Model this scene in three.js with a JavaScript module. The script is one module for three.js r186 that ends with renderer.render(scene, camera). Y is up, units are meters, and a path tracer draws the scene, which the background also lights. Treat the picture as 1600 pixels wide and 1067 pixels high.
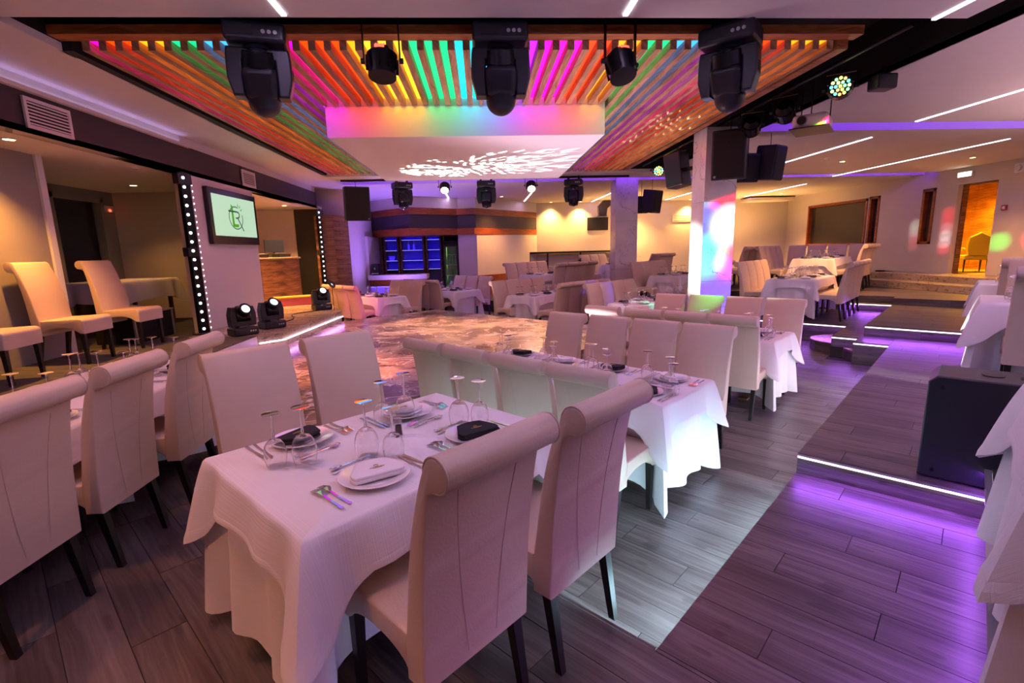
import * as THREE from 'three';
import { RoundedBoxGeometry } from 'three/addons/geometries/RoundedBoxGeometry.js';
import { mergeGeometries, toCreasedNormals } from 'three/addons/utils/BufferGeometryUtils.js';
import { RectAreaLightUniformsLib } from 'three/addons/lights/RectAreaLightUniformsLib.js';
import { FontLoader } from 'three/addons/loaders/FontLoader.js';
import { TextGeometry } from 'three/addons/geometries/TextGeometry.js';

// ------------------------------------------------------------------ scene, camera, exposure
RectAreaLightUniformsLib.init();
const scene = new THREE.Scene();
scene.background = new THREE.Color(0x000000);
const renderer = new THREE.WebGLRenderer({ antialias: true });
renderer.toneMapping = THREE.LinearToneMapping;
renderer.toneMappingExposure = 1.6;
renderer.shadowMap.enabled = true;

const camera = new THREE.PerspectiveCamera(69.36, 1600 / 1067, 0.05, 80);
camera.position.set(0, 1.75, 0);
{
  const p = THREE.MathUtils.degToRad(10.48), r = THREE.MathUtils.degToRad(-1.44), yaw = THREE.MathUtils.degToRad(3.28);
  camera.rotation.order = 'YXZ';
  camera.rotation.set(-p, -yaw, r);
}

// the furniture stands in a grid turned against the room: a runs to the near side, b away to the far side
const TB = THREE.MathUtils.degToRad(46.48), CT = Math.cos(TB), ST = Math.sin(TB);
const W = (a, b) => [a * CT + b * ST, a * ST - b * CT];          // grid -> world x, z
const V3 = (x, y, z) => new THREE.Vector3(x, y, z);
const GRID = -TB;                                                  // rotation.y of things that follow the grid
const CEIL = 3.4, L1 = 0.18, L2 = 0.325, L3 = 0.485, L4 = 0.62, L5 = 0.77, L6 = 0.92, RP = 0.47, DANCE = 0.47, STAGE = 0.68;

// ------------------------------------------------------------------ large lights
function areaLight(color, intensity, w, h, from, to) {
  const l = new THREE.RectAreaLight(color, intensity, w, h);
  l.position.set(...from);
  l.lookAt(to[0], to[1], to[2]);
  l.castShadow = true;
  scene.add(l);
  return l;
}
function downLight(color, intensity, wx, wz, x, y, z) {               // flat light that shines straight down
  const l = new THREE.RectAreaLight(color, intensity, wx, wz);
  l.position.set(x, y, z); l.rotation.x = -Math.PI / 2; l.castShadow = true; scene.add(l);
  return l;
}
function spot(color, intensity, from, to, angleDeg, penumbra = 0.6, radius = 1) {
  const l = new THREE.SpotLight(color, intensity, 0, THREE.MathUtils.degToRad(angleDeg), penumbra, 2);
  l.position.set(...from);
  l.target.position.set(...to);
  l.shadow.radius = radius;
  l.castShadow = true;
  scene.add(l, l.target);
  return l;
}

// ------------------------------------------------------------------ noise and textures
let seed = 7;
const rnd = () => { seed = (seed * 1664525 + 1013904223) >>> 0; return seed / 4294967296; };
const range = (lo, hi) => lo + (hi - lo) * rnd();
const hash = (x, y, s) => { let h = (x * 374761393 + y * 668265263 + s * 974634777) | 0; h = Math.imul(h ^ (h >>> 13), 1274126177); return ((h ^ (h >>> 16)) >>> 0) / 4294967296; };
function vnoise(x, y, px, py, s) {                                  // tiling value noise
  const ix = Math.floor(x), iy = Math.floor(y), fx = x - ix, fy = y - iy, u = fx * fx * (3 - 2 * fx), v = fy * fy * (3 - 2 * fy);
  const m = (k, p) => ((k % p) + p) % p;
  const h = (i, j) => hash(m(i, px), m(j, py), s);
  return (h(ix, iy) * (1 - u) + h(ix + 1, iy) * u) * (1 - v) + (h(ix, iy + 1) * (1 - u) + h(ix + 1, iy + 1) * u) * v;
}
function fbm(x, y, px, py, s, n = 4) {
  let a = 0.5, t = 0, w = 0;
  for (let i = 0; i < n; i++) { t += a * vnoise(x, y, px, py, s + i); w += a; x *= 2; y *= 2; px *= 2; py *= 2; a *= 0.5; }
  return t / w;
}
function texture(w, h, f, srgb = true, repeat = [1, 1]) {
  const data = new Uint8Array(w * h * 4);
  for (let y = 0; y < h; y++) for (let x = 0; x < w; x++) {
    const c = f(x / w, y / h), o = (y * w + x) * 4;
    data[o] = Math.max(0, Math.min(255, c[0])); data[o + 1] = Math.max(0, Math.min(255, c[1])); data[o + 2] = Math.max(0, Math.min(255, c[2])); data[o + 3] = 255;
  }
  const t = new THREE.DataTexture(data, w, h);
  t.wrapS = t.wrapT = THREE.RepeatWrapping;
  t.magFilter = THREE.LinearFilter;
  if (srgb) t.colorSpace = THREE.SRGBColorSpace;
  t.repeat.set(...repeat);
  t.needsUpdate = true;
  return t;
}
const lerp = (a, b, t) => a + (b - a) * t;
const mix3 = (a, b, t) => [lerp(a[0], b[0], t), lerp(a[1], b[1], t), lerp(a[2], b[2], t)];
const sstep = (a, b, x) => { const t = Math.max(0, Math.min(1, (x - a) / (b - a))); return t * t * (3 - 2 * t); };

const plankTex = texture(1024, 1024, (u, v) => {                   // grey-brown wood-look tile, grain along u, one tile = 2.4 m x 1.6 m
  const warp = fbm(u * 6, v * 8, 6, 8, 3, 3) * 0.06;
  const g = fbm(u * 4, (v + warp * 0.5) * 110, 4, 110, 11, 4), c = fbm(u * 3, (v + warp) * 16, 3, 16, 21, 4), k = fbm(u * 30, v * 400, 30, 400, 41, 2);
  let t = 0.5 + (g - 0.5) * 0.7 + (c - 0.5) * 0.7 + (k - 0.5) * 0.2;
  const knot = sstep(0.74, 0.84, fbm(u * 14, v * 26, 14, 26, 57, 2));
  t -= knot * 0.25;
  return mix3([54, 46, 45], [126, 116, 114], Math.max(0, Math.min(1, t)));
});
const plankBump = texture(512, 512, (u, v) => { const g = fbm(u * 10, v * 120, 10, 120, 11, 4) * 255; return [g, g, g]; }, false);
const woodTex = texture(512, 512, (u, v) => {                      // warm oak, grain along u
  const w = fbm(u * 4, v * 6, 4, 6, 5, 3) * 0.08, g = fbm(u * 6, (v + w) * 90, 6, 90, 17, 4), c = fbm(u * 3, (v + w) * 12, 3, 12, 27, 3);
  return mix3([128, 86, 54], [214, 168, 124], Math.max(0, Math.min(1, 0.5 + (g - 0.5) * 1.1 + (c - 0.5) * 0.9)));
});
const darkWoodTex = texture(512, 512, (u, v) => {
  const w = fbm(u * 4, v * 6, 4, 6, 6, 3) * 0.08, g = fbm(u * 6, (v + w) * 70, 6, 70, 18, 4), c = fbm(u * 3, (v + w) * 10, 3, 10, 28, 3);
  return mix3([74, 48, 32], [158, 112, 78], Math.max(0, Math.min(1, 0.5 + (g - 0.5) * 1.1 + (c - 0.5) * 1.1)));
});
const vein = (u, v, p, s, wdt) => { const n = fbm(u * p + fbm(u * p, v * p, p, p, s + 50, 3) * 1.5, v * p, p * 4, p, s, 4); return 1 - sstep(0, wdt, Math.abs(n - 0.5)); };
const danceTex = texture(1024, 1024, (u, v) => {                   // brown marble, one tile = 3 m
  const c = fbm(u * 6, v * 6, 6, 6, 61, 5), d = fbm(u * 14, v * 18, 14, 18, 71, 4);
  let col = mix3([112, 94, 78], [196, 178, 152], sstep(0.25, 0.75, c));
  col = mix3(col, [66, 54, 48], sstep(0.55, 0.78, d) * 0.7);
  const vn = Math.max(vein(u, v, 5, 81, 0.018), vein(v, u, 9, 91, 0.014) * 0.8, vein(u, v, 17, 96, 0.02) * 0.5);
  return mix3(col, [240, 232, 222], vn * 0.9);
});
const pillarTex = texture(512, 512, (u, v) => {                    // white marble with grey diagonal veins
  const q = u + v * 0.5, c = fbm(u * 4, v * 4, 4, 4, 101, 4), n = fbm(((q % 1) + 1) % 1 * 4, v * 3, 4, 3, 121, 4), m = fbm(u * 7, v * 5, 7, 5, 141, 4);
  let col = mix3([206, 202, 200], [240, 237, 234], c);
  const vn = Math.max(1 - sstep(0, 0.012, Math.abs(n - 0.5)), (1 - sstep(0, 0.01, Math.abs(m - 0.48))) * 0.7);
  return mix3(col, [120, 112, 108], vn * 0.8);
});
const travTex = texture(512, 512, (u, v) => {                      // beige stage stone
  const c = fbm(u * 4, v * 10, 4, 10, 161, 4), d = fbm(u * 40, v * 60, 40, 60, 171, 3);
  return mix3(mix3([150, 132, 108], [206, 190, 164], c), [110, 96, 78], sstep(0.6, 0.78, d) * 0.7);
});
const carpetTex = texture(512, 512, (u, v) => {
  const stripe = fbm(u * 3, v * 48, 3, 48, 181, 2), n = hash(Math.floor(u * 256), Math.floor(v * 256), 3);
  const t = stripe * 0.7 + n * 0.35;
  return mix3([36, 35, 36], [112, 108, 104], t);
});
const leatherBump = texture(512, 512, (u, v) => { const n = fbm(u * 90, v * 90, 90, 90, 191, 2) * 190 + fbm(u * 8, v * 8, 8, 8, 195, 3) * 60; return [n, n, n]; }, false);
const clothBump = texture(512, 512, (u, v) => { const n = (hash(Math.floor(u * 512), 0, 5) + hash(0, Math.floor(v * 512), 6)) * 60 + fbm(u * 6, v * 6, 6, 6, 199, 4) * 130; return [n, n, n]; }, false);
const plasterBump = texture(512, 512, (u, v) => { const n = fbm(u * 40, v * 40, 40, 40, 201, 4) * 255; return [n, n, n]; }, false);
const plasterTex = texture(256, 256, (u, v) => { const n = 244 + (fbm(u * 5, v * 5, 5, 5, 207, 4) - 0.5) * 14; return [n, n, n]; });

// ------------------------------------------------------------------ materials
const mat = (color, roughness = 0.6, more = {}) => new THREE.MeshPhysicalMaterial({ color, roughness, ...more });
const glow = (rgb, k) => new THREE.MeshStandardMaterial({ color: 0x111111, roughness: 0.6, emissive: new THREE.Color(...rgb), emissiveIntensity: k });
const M = {
  ceiling: mat(0xe6e0de, 0.85, { map: plasterTex }),
  wall: mat(0xd9d0c8, 0.85, { map: plasterTex, bumpMap: plasterBump, bumpScale: 0.002 }),
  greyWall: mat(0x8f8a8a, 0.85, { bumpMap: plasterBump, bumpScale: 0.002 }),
  panelWhite: mat(0xd6d6da, 0.55),
  darkFascia: mat(0x3a3138, 0.6),
  black: mat(0x0c0c0e, 0.7),
  charcoal: mat(0x17171b, 0.5),
  blackPlastic: mat(0x1c1d27, 0.36),
  blackMetal: mat(0x121216, 0.35, { metalness: 0.5 }),
  grille: mat(0x0b0b0e, 0.65, { bumpMap: plasterBump, bumpScale: 0.002 }),
  plank: mat(0xffffff, 0.36, { map: plankTex, bumpMap: plankBump, bumpScale: 0.0012 }),
  grout: mat(0x3a3431, 0.9),
  slat: mat(0xffffff, 0.55, { map: woodTex }),
  frameWood: mat(0xf0c89c, 0.5, { map: woodTex }),
  barWood: mat(0xd08a4c, 0.45, { map: woodTex }),
  darkWood: mat(0xffffff, 0.45, { map: darkWoodTex }),
  dance: mat(0xffffff, 0.2, { map: danceTex }),
  pillar: mat(0xffffff, 0.18, { map: pillarTex }),
  stone: mat(0xffffff, 0.25, { map: travTex }),
  carpet: mat(0xffffff, 0.95, { map: carpetTex }),
  leather: mat(0xcfb9a4, 0.42, { bumpMap: leatherBump, bumpScale: 0.0007 }),
  leg: mat(0x17100e, 0.35),
  cloth: mat(0xe9e6e8, 0.85, { bumpMap: clothBump, bumpScale: 0.0015, side: THREE.DoubleSide }),
  tableWood: mat(0x6a4a33, 0.6),
  porcelain: mat(0xeceae8, 0.12, { clearcoat: 0.6, clearcoatRoughness: 0.05 }),
  navy: mat(0x14161f, 0.85),
  napkin: mat(0xece8ea, 0.9),
  gold: mat(0xb99a4f, 0.4, { metalness: 0.6 }),
  steel: mat(0xc9c9cc, 0.16, { metalness: 1 }),
  glassThin: mat(0xffffff, 0.02, { transmission: 1, thickness: 0, ior: 1.5, side: THREE.DoubleSide }),
  glassSolid: mat(0xffffff, 0.02, { transmission: 1, thickness: 0.01, ior: 1.5 }),
  pepper: mat(0x3a2c22, 0.8),
  ventWhite: mat(0xdddadf, 0.5),
  ventDark: mat(0x2a2722, 0.8),
  silver: mat(0xb5b5ba, 0.35, { metalness: 0.7 }),
  white: mat(0xe8e6e8, 0.4),
  yellowLeather: mat(0xb5a23a, 0.45),
  lobbyWood: mat(0xffe0a8, 0.5, { map: woodTex }),
  red: mat(0xa8382c, 0.5),
};
const LED = {
  violet: glow([0.95, 0.72, 1.0], 2.6),
  line: glow([1.0, 0.86, 1.0], 3.2),
  purple: glow([0.32, 0.05, 1.0], 1.6),
  blue: glow([0.12, 0.06, 1.0], 3.2),
  cool: glow([0.85, 0.93, 1.0], 3.5),
  warm: glow([1.0, 0.72, 0.34], 9),
};

// ------------------------------------------------------------------ object helpers
const taken = new Map();
function numbered(name) { const n = taken.get(name) ?? 0; taken.set(name, n + 1); return n ? name + '_' + String(n).padStart(3, '0') : name; }
function tag(o, label, category, group) { o.userData = { label, category }; if (group) o.userData.group = group; return o; }
function thing(name, label, category, [x, y, z] = [0, 0, 0], turn = 0, group) {
  const o = new THREE.Group(); o.name = numbered(name); o.position.set(x, y, z); o.rotation.y = turn; scene.add(o);
  return tag(o, label, category, group);
}
function part(parent, name, geo, material, pos, rot) {
  const m = new THREE.Mesh(geo, material); m.name = name; parent.add(m);
  if (pos) m.position.set(...pos);
  if (rot) m.rotation.set(...rot);
  return m;
}
function single(name, label, category, geo, material, pos = [0, 0, 0], turn = 0, group) {
  const m = new THREE.Mesh(geo, material); m.name = numbered(name); scene.add(m); m.position.set(...pos); m.rotation.y = turn;
  return tag(m, label, category, group);
}
function struct(name, geo, material, pos = [0, 0, 0], turn = 0, label) {
  const m = geo ? new THREE.Mesh(geo, material) : new THREE.Group(); m.name = numbered(name); m.position.set(...pos); m.rotation.y = turn;
  m.userData = { kind: 'structure' }; if (label) m.userData.label = label;
  scene.add(m); return m;
}
function copyOf(proto, [x, y, z], turn, label, category, group) {
  const c = proto.clone(); c.name = numbered(proto.userData.base ?? proto.name); c.position.set(x, y, z); c.rotation.set(0, turn, 0); scene.add(c);
  return tag(c, label, category, group);
}
const boxCache = new Map();
function box(w, h, d) { const k = [w, h, d].map((x) => x.toFixed(4)).join(); if (!boxCache.has(k)) boxCache.set(k, new THREE.BoxGeometry(w, h, d)); return boxCache.get(k); }
const rbox = (w, h, d, r = 0.01, s = 2) => new RoundedBoxGeometry(w, h, d, s, Math.min(r, w / 2.01, h / 2.01, d / 2.01));
const at = (g, x, y, z, rx = 0, ry = 0, rz = 0) => { g = g.clone(); g.rotateX(rx); g.rotateY(ry); g.rotateZ(rz); g.translate(x, y, z); return g; };
const join = (list) => mergeGeometries(list.map((g) => { const q = g.index ? g.toNonIndexed() : g.clone(); for (const k of Object.keys(q.attributes)) if (!['position', 'normal', 'uv'].includes(k)) q.deleteAttribute(k); return q; }));
const cyl = (r0, r1, h, n = 20) => new THREE.CylinderGeometry(r0, r1, h, n);
function wbox(x0, x1, y0, y1, z0, z1, uvScale) {                     // world box with uv in metres
  const g = new THREE.BoxGeometry(x1 - x0, y1 - y0, z1 - z0); g.translate((x0 + x1) / 2, (y0 + y1) / 2, (z0 + z1) / 2);
  if (uvScale) metreUV(g, uvScale);
  return g;
}
function metreUV(g, s) {
  const p = g.attributes.position, n = g.attributes.normal, uv = new Float32Array(p.count * 2);
  for (let i = 0; i < p.count; i++) {
    const ax = Math.abs(n.getX(i)), ay = Math.abs(n.getY(i)), az = Math.abs(n.getZ(i));
    const [u, v] = ay >= ax && ay >= az ? [p.getX(i), p.getZ(i)] : ax >= az ? [p.getZ(i), p.getY(i)] : [p.getX(i), p.getY(i)];
    uv[2 * i] = u / s; uv[2 * i + 1] = v / s;
  }
  g.setAttribute('uv', new THREE.BufferAttribute(uv, 2));
  return g;
}
// a flat-topped block with a polygon plan given in world x, z
function prism(poly, y0, y1, uvScale = 1) {
  const s = new THREE.Shape(poly.map(([x, z]) => new THREE.Vector2(x, -z)));
  const g = new THREE.ExtrudeGeometry(s, { depth: y1 - y0, bevelEnabled: false, curveSegments: 12 });
  g.rotateX(-Math.PI / 2); g.translate(0, y0, 0); g.computeVertexNormals();
  return metreUV(g, uvScale);
}
function clip(poly, f) {                                             // keep f(point) >= 0
  const out = [];
  poly.forEach((p, i) => {
    const q = poly[(i + 1) % poly.length], a = f(p), b = f(q);
    if (a >= 0) out.push(p);
    if ((a >= 0) !== (b >= 0)) { const t = a / (a - b); out.push([lerp(p[0], q[0], t), lerp(p[1], q[1], t)]); }
  });
  return out;
}
const RX0 = -4.05, RX1 = 11.5, RZ0 = -18.35, RZ1 = 4;
function roomClip(poly) { return clip(clip(clip(clip(poly, (p) => RX1 - p[0]), (p) => p[0] - RX0), (p) => p[1] - RZ0), (p) => RZ1 - p[1]); }
const gridRect = (a0, a1, b0, b1) => [W(a0, b0), W(a1, b0), W(a1, b1), W(a0, b1)];

// ================================================================== THE SETTING
// ------------------------------------------------------------------ floors on several levels
struct('floor', prism([[RX0 - 3, RZ1], [RX1 + 3, RZ1], [RX1 + 3, RZ0 - 0.2], [RX0 - 3, RZ0 - 0.2]], -0.12, -0.006, 1), M.grout);
const plankUV = new Map();
function plankGeo(w, d, variant) {                                   // top face only carries the grain; w along a
  const k = w.toFixed(3) + ',' + d.toFixed(3) + ',' + variant;
  if (!plankUV.has(k)) {
    const g = new THREE.BoxGeometry(w, 0.016, d), p = g.attributes.position, n = g.attributes.normal, uv = g.attributes.uv;
    for (let i = 0; i < p.count; i++) { const q = Math.abs(n.getY(i)) > 0.5 ? p.getZ(i) : p.getY(i) + p.getZ(i); uv.setXY(i, p.getX(i) / 2.4 + variant * 0.377, q / 1.6 + variant * 0.1731); }
    plankUV.set(k, g);
  }
  return plankUV.get(k);
}
function plankFloor(parent, a0, a1, b0, b1, y, shift = 0) {
  const WB = 0.2, LA = 1.2, gap = 0.004;
  let row = 0;
  for (let b = b0; b < b1 - 0.02; b += WB, row++) {
    const d = Math.min(WB, b1 - b);
    let a = a1 - LA * (((row * 0.37 + shift) % 1) + (hash(row, 3, 9) - 0.5) * 0.12);
    if (a >= a1 - 0.05) a -= 0.3;
    const cuts = [a1];
    while (a > a0 + 0.05) { cuts.push(a); a -= LA; }
    cuts.push(a0);
    for (let i = 0; i + 1 < cuts.length; i++) {
      const hi = cuts[i], lo = cuts[i + 1], w = Math.round((hi - lo) * 50) / 50;
      if (w < 0.04) continue;
      const [x, z] = W((hi + lo) / 2, b + d / 2);
      part(parent, 'plank', plankGeo(Math.max(0.03, hi - lo - gap), d - gap, (row * 5 + i * 3 + Math.round(shift * 7)) % 9), M.plank, [x, y - 0.008, z], [0, GRID, 0]);
    }
  }
}
function platform(name, rects, y, planks, shift) {
  const t = struct(name);
  rects.forEach((r) => part(t, 'platform_base', prism(roomClip(r), 0, y - 0.006, 1), M.grout));
  planks.forEach(([a0, a1, b0, b1]) => plankFloor(t, a0, a1, b0, b1, y, shift));
  return t;
}
function riser(parent, a0, a1, b, y0, y1) {                          // tiles on an upright step face that looks towards -b
  const n = Math.max(1, Math.round((a1 - a0) / 0.75)), w = (a1 - a0) / n;
  for (let i = 0; i < n; i++) { const [x, z] = W(a0 + w * (i + 0.5), b - 0.006); part(parent, 'riser_tile', plankRiser(w - 0.004, y1 - y0 - 0.002, i), M.plank, [x, (y0 + y1) / 2, z], [0, GRID, 0]); }
}
const riserCache = new Map();
function plankRiser(w, h, v) {
  const k = w.toFixed(3) + h.toFixed(3) + v;
  if (!riserCache.has(k)) { const g = new THREE.BoxGeometry(w, h, 0.012), p = g.attributes.position, uv = g.attributes.uv; for (let i = 0; i < p.count; i++) uv.setXY(i, p.getX(i) / 2.4 + v * 0.31, p.getY(i) / 1.6 + v * 0.23); riserCache.set(k, g); }
  return riserCache.get(k);
}
{
  const t = struct('floor_lower');                                    // the sunken floor with the long tables
  plankFloor(t, -3.6, -0.78, 1.64, 8.6, 0, 0.1);
  plankFloor(t, -5.4, -1.55, 8.6, 10.1, 0, 0.3);
  plankFloor(t, -5.4, -3.6, 6.96, 8.6, 0, 0.6);
  part(t, 'floor_slab', prism(roomClip(gridRect(-22, -5.4, 6.95, 22)), -0.02, -0.002, 1), M.plank);
  part(t, 'floor_slab', prism(roomClip(gridRect(-22, -8.9, -4, 6.95)), -0.02, -0.002, 1), M.plank);
}
const p1 = platform('floor_front', [gridRect(-7, 0.2, -9, 1.575), gridRect(-0.725, 0.2, 1.57, 3.69)], L1, [[-3.6, 0.19, -1.4, 1.62], [-0.77, 0.19, 1.62, 3.69], [-5.2, -3.6, -1.4, 1.2]], 0.2);
const p2 = platform('floor_walkway', [gridRect(-0.725, 0.2, 3.69, 9.15), gridRect(-1.19, -0.72, 8.48, 9.15), gridRect(-1.53, -1.16, 8.87, 10.12)], L2, [[-0.77, 0.19, 3.69, 9.13], [-1.19, -0.77, 8.47, 9.13], [-1.53, -1.16, 9.13, 10.1], [-1.53, -1.19, 8.86, 9.13]], 0.55);
riser(p2, -0.77, 0.19, 3.69, L1, L2); riser(p2, -1.19, -0.77, 8.47, 0, L2); riser(p2, -1.53, -1.19, 8.86, 0.16, L2);
const p3 = platform('floor_upper_walkway', [gridRect(-1.16, 9, 9.13, 12.4)], L3, [[-1.16, 0.3, 9.13, 12.4]], 0.8);
riser(p3, -1.16, 0.19, 9.13, L2, L3);
const p4 = platform('floor_terrace', [gridRect(-14, -1.16, 10.1, 12.45)], L2, [[-4.6, -1.16, 10.1, 12.44]], 0.35);
riser(p4, -6, -1.53, 10.1, 0, L2);
const p5 = platform('floor_far_terrace', [gridRect(-14, -1.16, 12.45, 30)], L3, [], 0);
riser(p5, -4, -1.16, 12.45, L2, L3);
const p6 = platform('floor_top_terrace', [gridRect(-7.2, 9, 12.75, 30), gridRect(-1.16, 9, 12.4, 12.76)], L4, [[-3.4, 0.6, 12.75, 14.8], [-1.16, 0.6, 12.4, 12.75]], 0.15);
riser(p6, -4, -1.16, 12.75, L3, L4); riser(p6, -1.16, 0.6, 12.4, L3, L4);
const p7 = platform('floor_side_platform', [gridRect(0.2, 9, -3, 9.13)], RP, [[0.2, 0.8, 0.4, 9.1]], 0.45);
{                                                                     // the side of that platform towards the walkway
  const m = new Map();
  for (let b = 0; b < 9; b += 0.75) { const [x, z] = W(0.194, b + 0.375); const g = plankRiser(0.746, RP - 0.19, 2); part(p7, 'riser_tile', g, M.plank, [x, (RP + L1) / 2, z], [0, GRID + Math.PI / 2, 0]); }
}
{                                                                     // low rounded step
  const pts = [[-1.2, 8.6], [-1.55, 9.15]];
  for (let i = 0; i <= 10; i++) { const t = (i / 10) * 1.25 * Math.PI - 0.35; pts.push([-1.5 - 0.47 * Math.sin(t + 0.35) , 9.62 - 0.47 * Math.cos(t + 0.35)]); }
  pts.push([-1.2, 10.09]);
  const t = struct('floor_round_step');
  part(t, 'step_side', prism(pts.map(([a, b]) => W(a, b)), 0, 0.145, 1.6), M.plank);
  part(t, 'step_tread', prism(pts.map(([a, b]) => W(a, b)), 0.146, 0.16, 1.6), M.stone);
}
{                                                                     // stone steps in front of the lobby door
  const t = struct('floor_door_steps');
  part(t, 'lower_step', wbox(10.04, 11.5, 0.3, L5, -13.4, -8.6, 2), M.stone);
  part(t, 'upper_step', wbox(10.55, 11.5, 0.3, L6, -13.0, -8.9, 2), M.stone);
}
// dance floor and stage
{
  const d = clip(clip(gridRect(-8.9, -3.6, 1.2, 6.95), (p) => p[0] + 3.1), (p) => p[0] + 3.1);
  struct('floor_dance', prism(d, 0, DANCE, 3), M.dance);
  const s = struct('floor_stage');
  const edge = [[-3.12, -6.9], [-2.88, -7.15], [-2.74, -9.68], [-3.1, -10.5], [-4.05, -12.9], [-4.05, -6.9]];
  part(s, 'stage_body', prism(edge, 0, STAGE - 0.03, 1.2), M.stone);
  part(s, 'stage_top', prism(edge.map(([x, z], i) => [i < 3 ? x + 0.012 : x, z]), STAGE - 0.03, STAGE, 1.2), M.stone);
  const booth = struct('floor_booth', wbox(-6.6, -4.05, 0.3, STAGE, -13.4, -9.42, 1.2), M.stone);
  const c = struct('floor_carpet');
  part(c, 'carpet_base', prism([[-3.12, -6.9], [-4.05, -6.9], [-4.05, -7.4], [-6.7, -7.4], [-6.7, 3.9], [-3.12, 3.9]].reverse(), 0, STAGE - 0.012, 1), M.white);
  part(c, 'carpet', prism([[-3.125, -6.9], [-4.05, -6.9], [-4.05, -7.4], [-6.7, -7.4], [-6.7, 3.9], [-3.125, 3.9]].reverse(), STAGE - 0.012, STAGE, 0.6), M.carpet);
}

// ------------------------------------------------------------------ walls
struct('wall_back', wbox(-7, RX1 + 0.3, -0.1, 4.2, RZ0 - 0.2, RZ0, 4), M.wall);
struct('wall_front', wbox(-7, RX1 + 0.3, -0.1, 4.2, RZ1, RZ1 + 0.2, 4), M.wall);
{                                                                     // right-hand wall with a window, two slits and the lobby door
  const w = struct('wall_right'), X0 = RX1, X1 = RX1 + 0.22;
  const holes = [[-17.15, -14.45, 1.64, 3.0], [-14.38, -13.99, 1.64, 3.03], [-12.59, -12.22, 1.64, 3.03], [-11.64, -10.7, L6, 3.03]];
  let z = RZ0 - 0.2;
  const bays = [...holes].sort((p, q) => p[0] - q[0]);
  for (const [z0, z1, y0, y1] of bays) {
    part(w, 'wall_pier', wbox(X0, X1, -0.1, 4.2, z, z0, 4), M.wall);
    if (y0 > 0.95) part(w, 'wall_apron', wbox(X0, X1, -0.1, y0, z0, z1, 4), M.wall);
    else part(w, 'wall_base', wbox(X0, X1, -0.1, y0, z0, z1, 4), M.stone);
    part(w, 'wall_head', wbox(X0, X1, y1, 4.2, z0, z1, 4), M.wall);
    z = z1;
  }
  part(w, 'wall_pier', wbox(X0, X1, -0.1, 4.2, z, RZ1 + 0.2, 4), M.wall);
  const pane = mat(0x6b6560, 0.06, { transmission: 0.75, thickness: 0, ior: 1.5 });
  holes.slice(0, 3).forEach(([z0, z1, y0, y1], i) => {
    const f = struct('window_' + (i + 1));
    part(f, 'glass_pane', wbox(X0 + 0.1, X0 + 0.106, y0 + 0.06, y1 - 0.06, z0 + 0.06, z1 - 0.06), pane);
    for (const [a, b, c, d] of [[y0, y0 + 0.07, z0, z1], [y1 - 0.07, y1, z0, z1], [y0, y1, z0, z0 + 0.07], [y0, y1, z1 - 0.07, z1]]) part(f, 'frame_board', wbox(X0 - 0.02, X0 + 0.16, a, b, c, d, 1), M.barWood);
    if (!i) part(f, 'curtain', wbox(X0 + 0.18, X0 + 0.2, y0, y1, z0, z0 + 0.5), mat(0xd8c9a0, 0.9));
  });
  struct('wall_behind_window', wbox(13.2, 13.3, 0, 4.2, -18.5, -13.9, 4), M.greyWall);
  struct('ceiling_behind_window', wbox(11.7, 13.3, 3.4, 3.5, -18.5, -13.95, 4), M.ceiling);
  struct('floor_behind_window', wbox(11.7, 13.3, 0.8, 0.9, -18.5, -13.95, 4), M.grout);
}
{                                                                     // the lobby behind the door: boarded wall
  const w = struct('wall_lobby');
  for (let r = 0; r < 9; r++) for (let c = 0; c < 4; c++) {
    const z0 = -14.2 + c * 1.1 + (r % 2) * 0.5;
    part(w, 'board', metreUV(at(box(0.03, 0.255, 1.09), 0, 0, 0), 1), M.lobbyWood, [13.6 + (hash(r, c, 4) - 0.5) * 0.02, L6 + 0.13 + r * 0.26, z0 + 0.5], [0, 0, 0]);
  }
  part(w, 'backing', wbox(13.63, 13.7, 0, 4.2, -14.4, -9, 3), M.black);
  struct('floor_lobby', wbox(11.5, 13.7, 0.5, L6, -13.9, -9.3, 2), mat(0x8a7a50, 0.6));
  struct('ceiling_lobby', wbox(11.7, 13.7, 3.25, 3.4, -13.9, -9.3, 2), M.ceiling);
  struct('wall_lobby_side', wbox(11.7, 13.7, 0, 4.2, -9.4, -9.3, 2), M.wall);
  struct('wall_lobby_end', wbox(11.7, 13.7, 0, 4.2, -14.0, -13.9, 2), M.wall);
  const d = struct('door_1');
  for (const [y0, y1, z0, z1] of [[L6, 3.05, -11.66, -11.6], [L6, 3.05, -10.74, -10.68], [2.99, 3.05, -11.66, -10.68]]) part(d, 'frame_board', wbox(11.62, 11.74, y0, y1, z0, z1, 1), M.darkWood);
}
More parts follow.
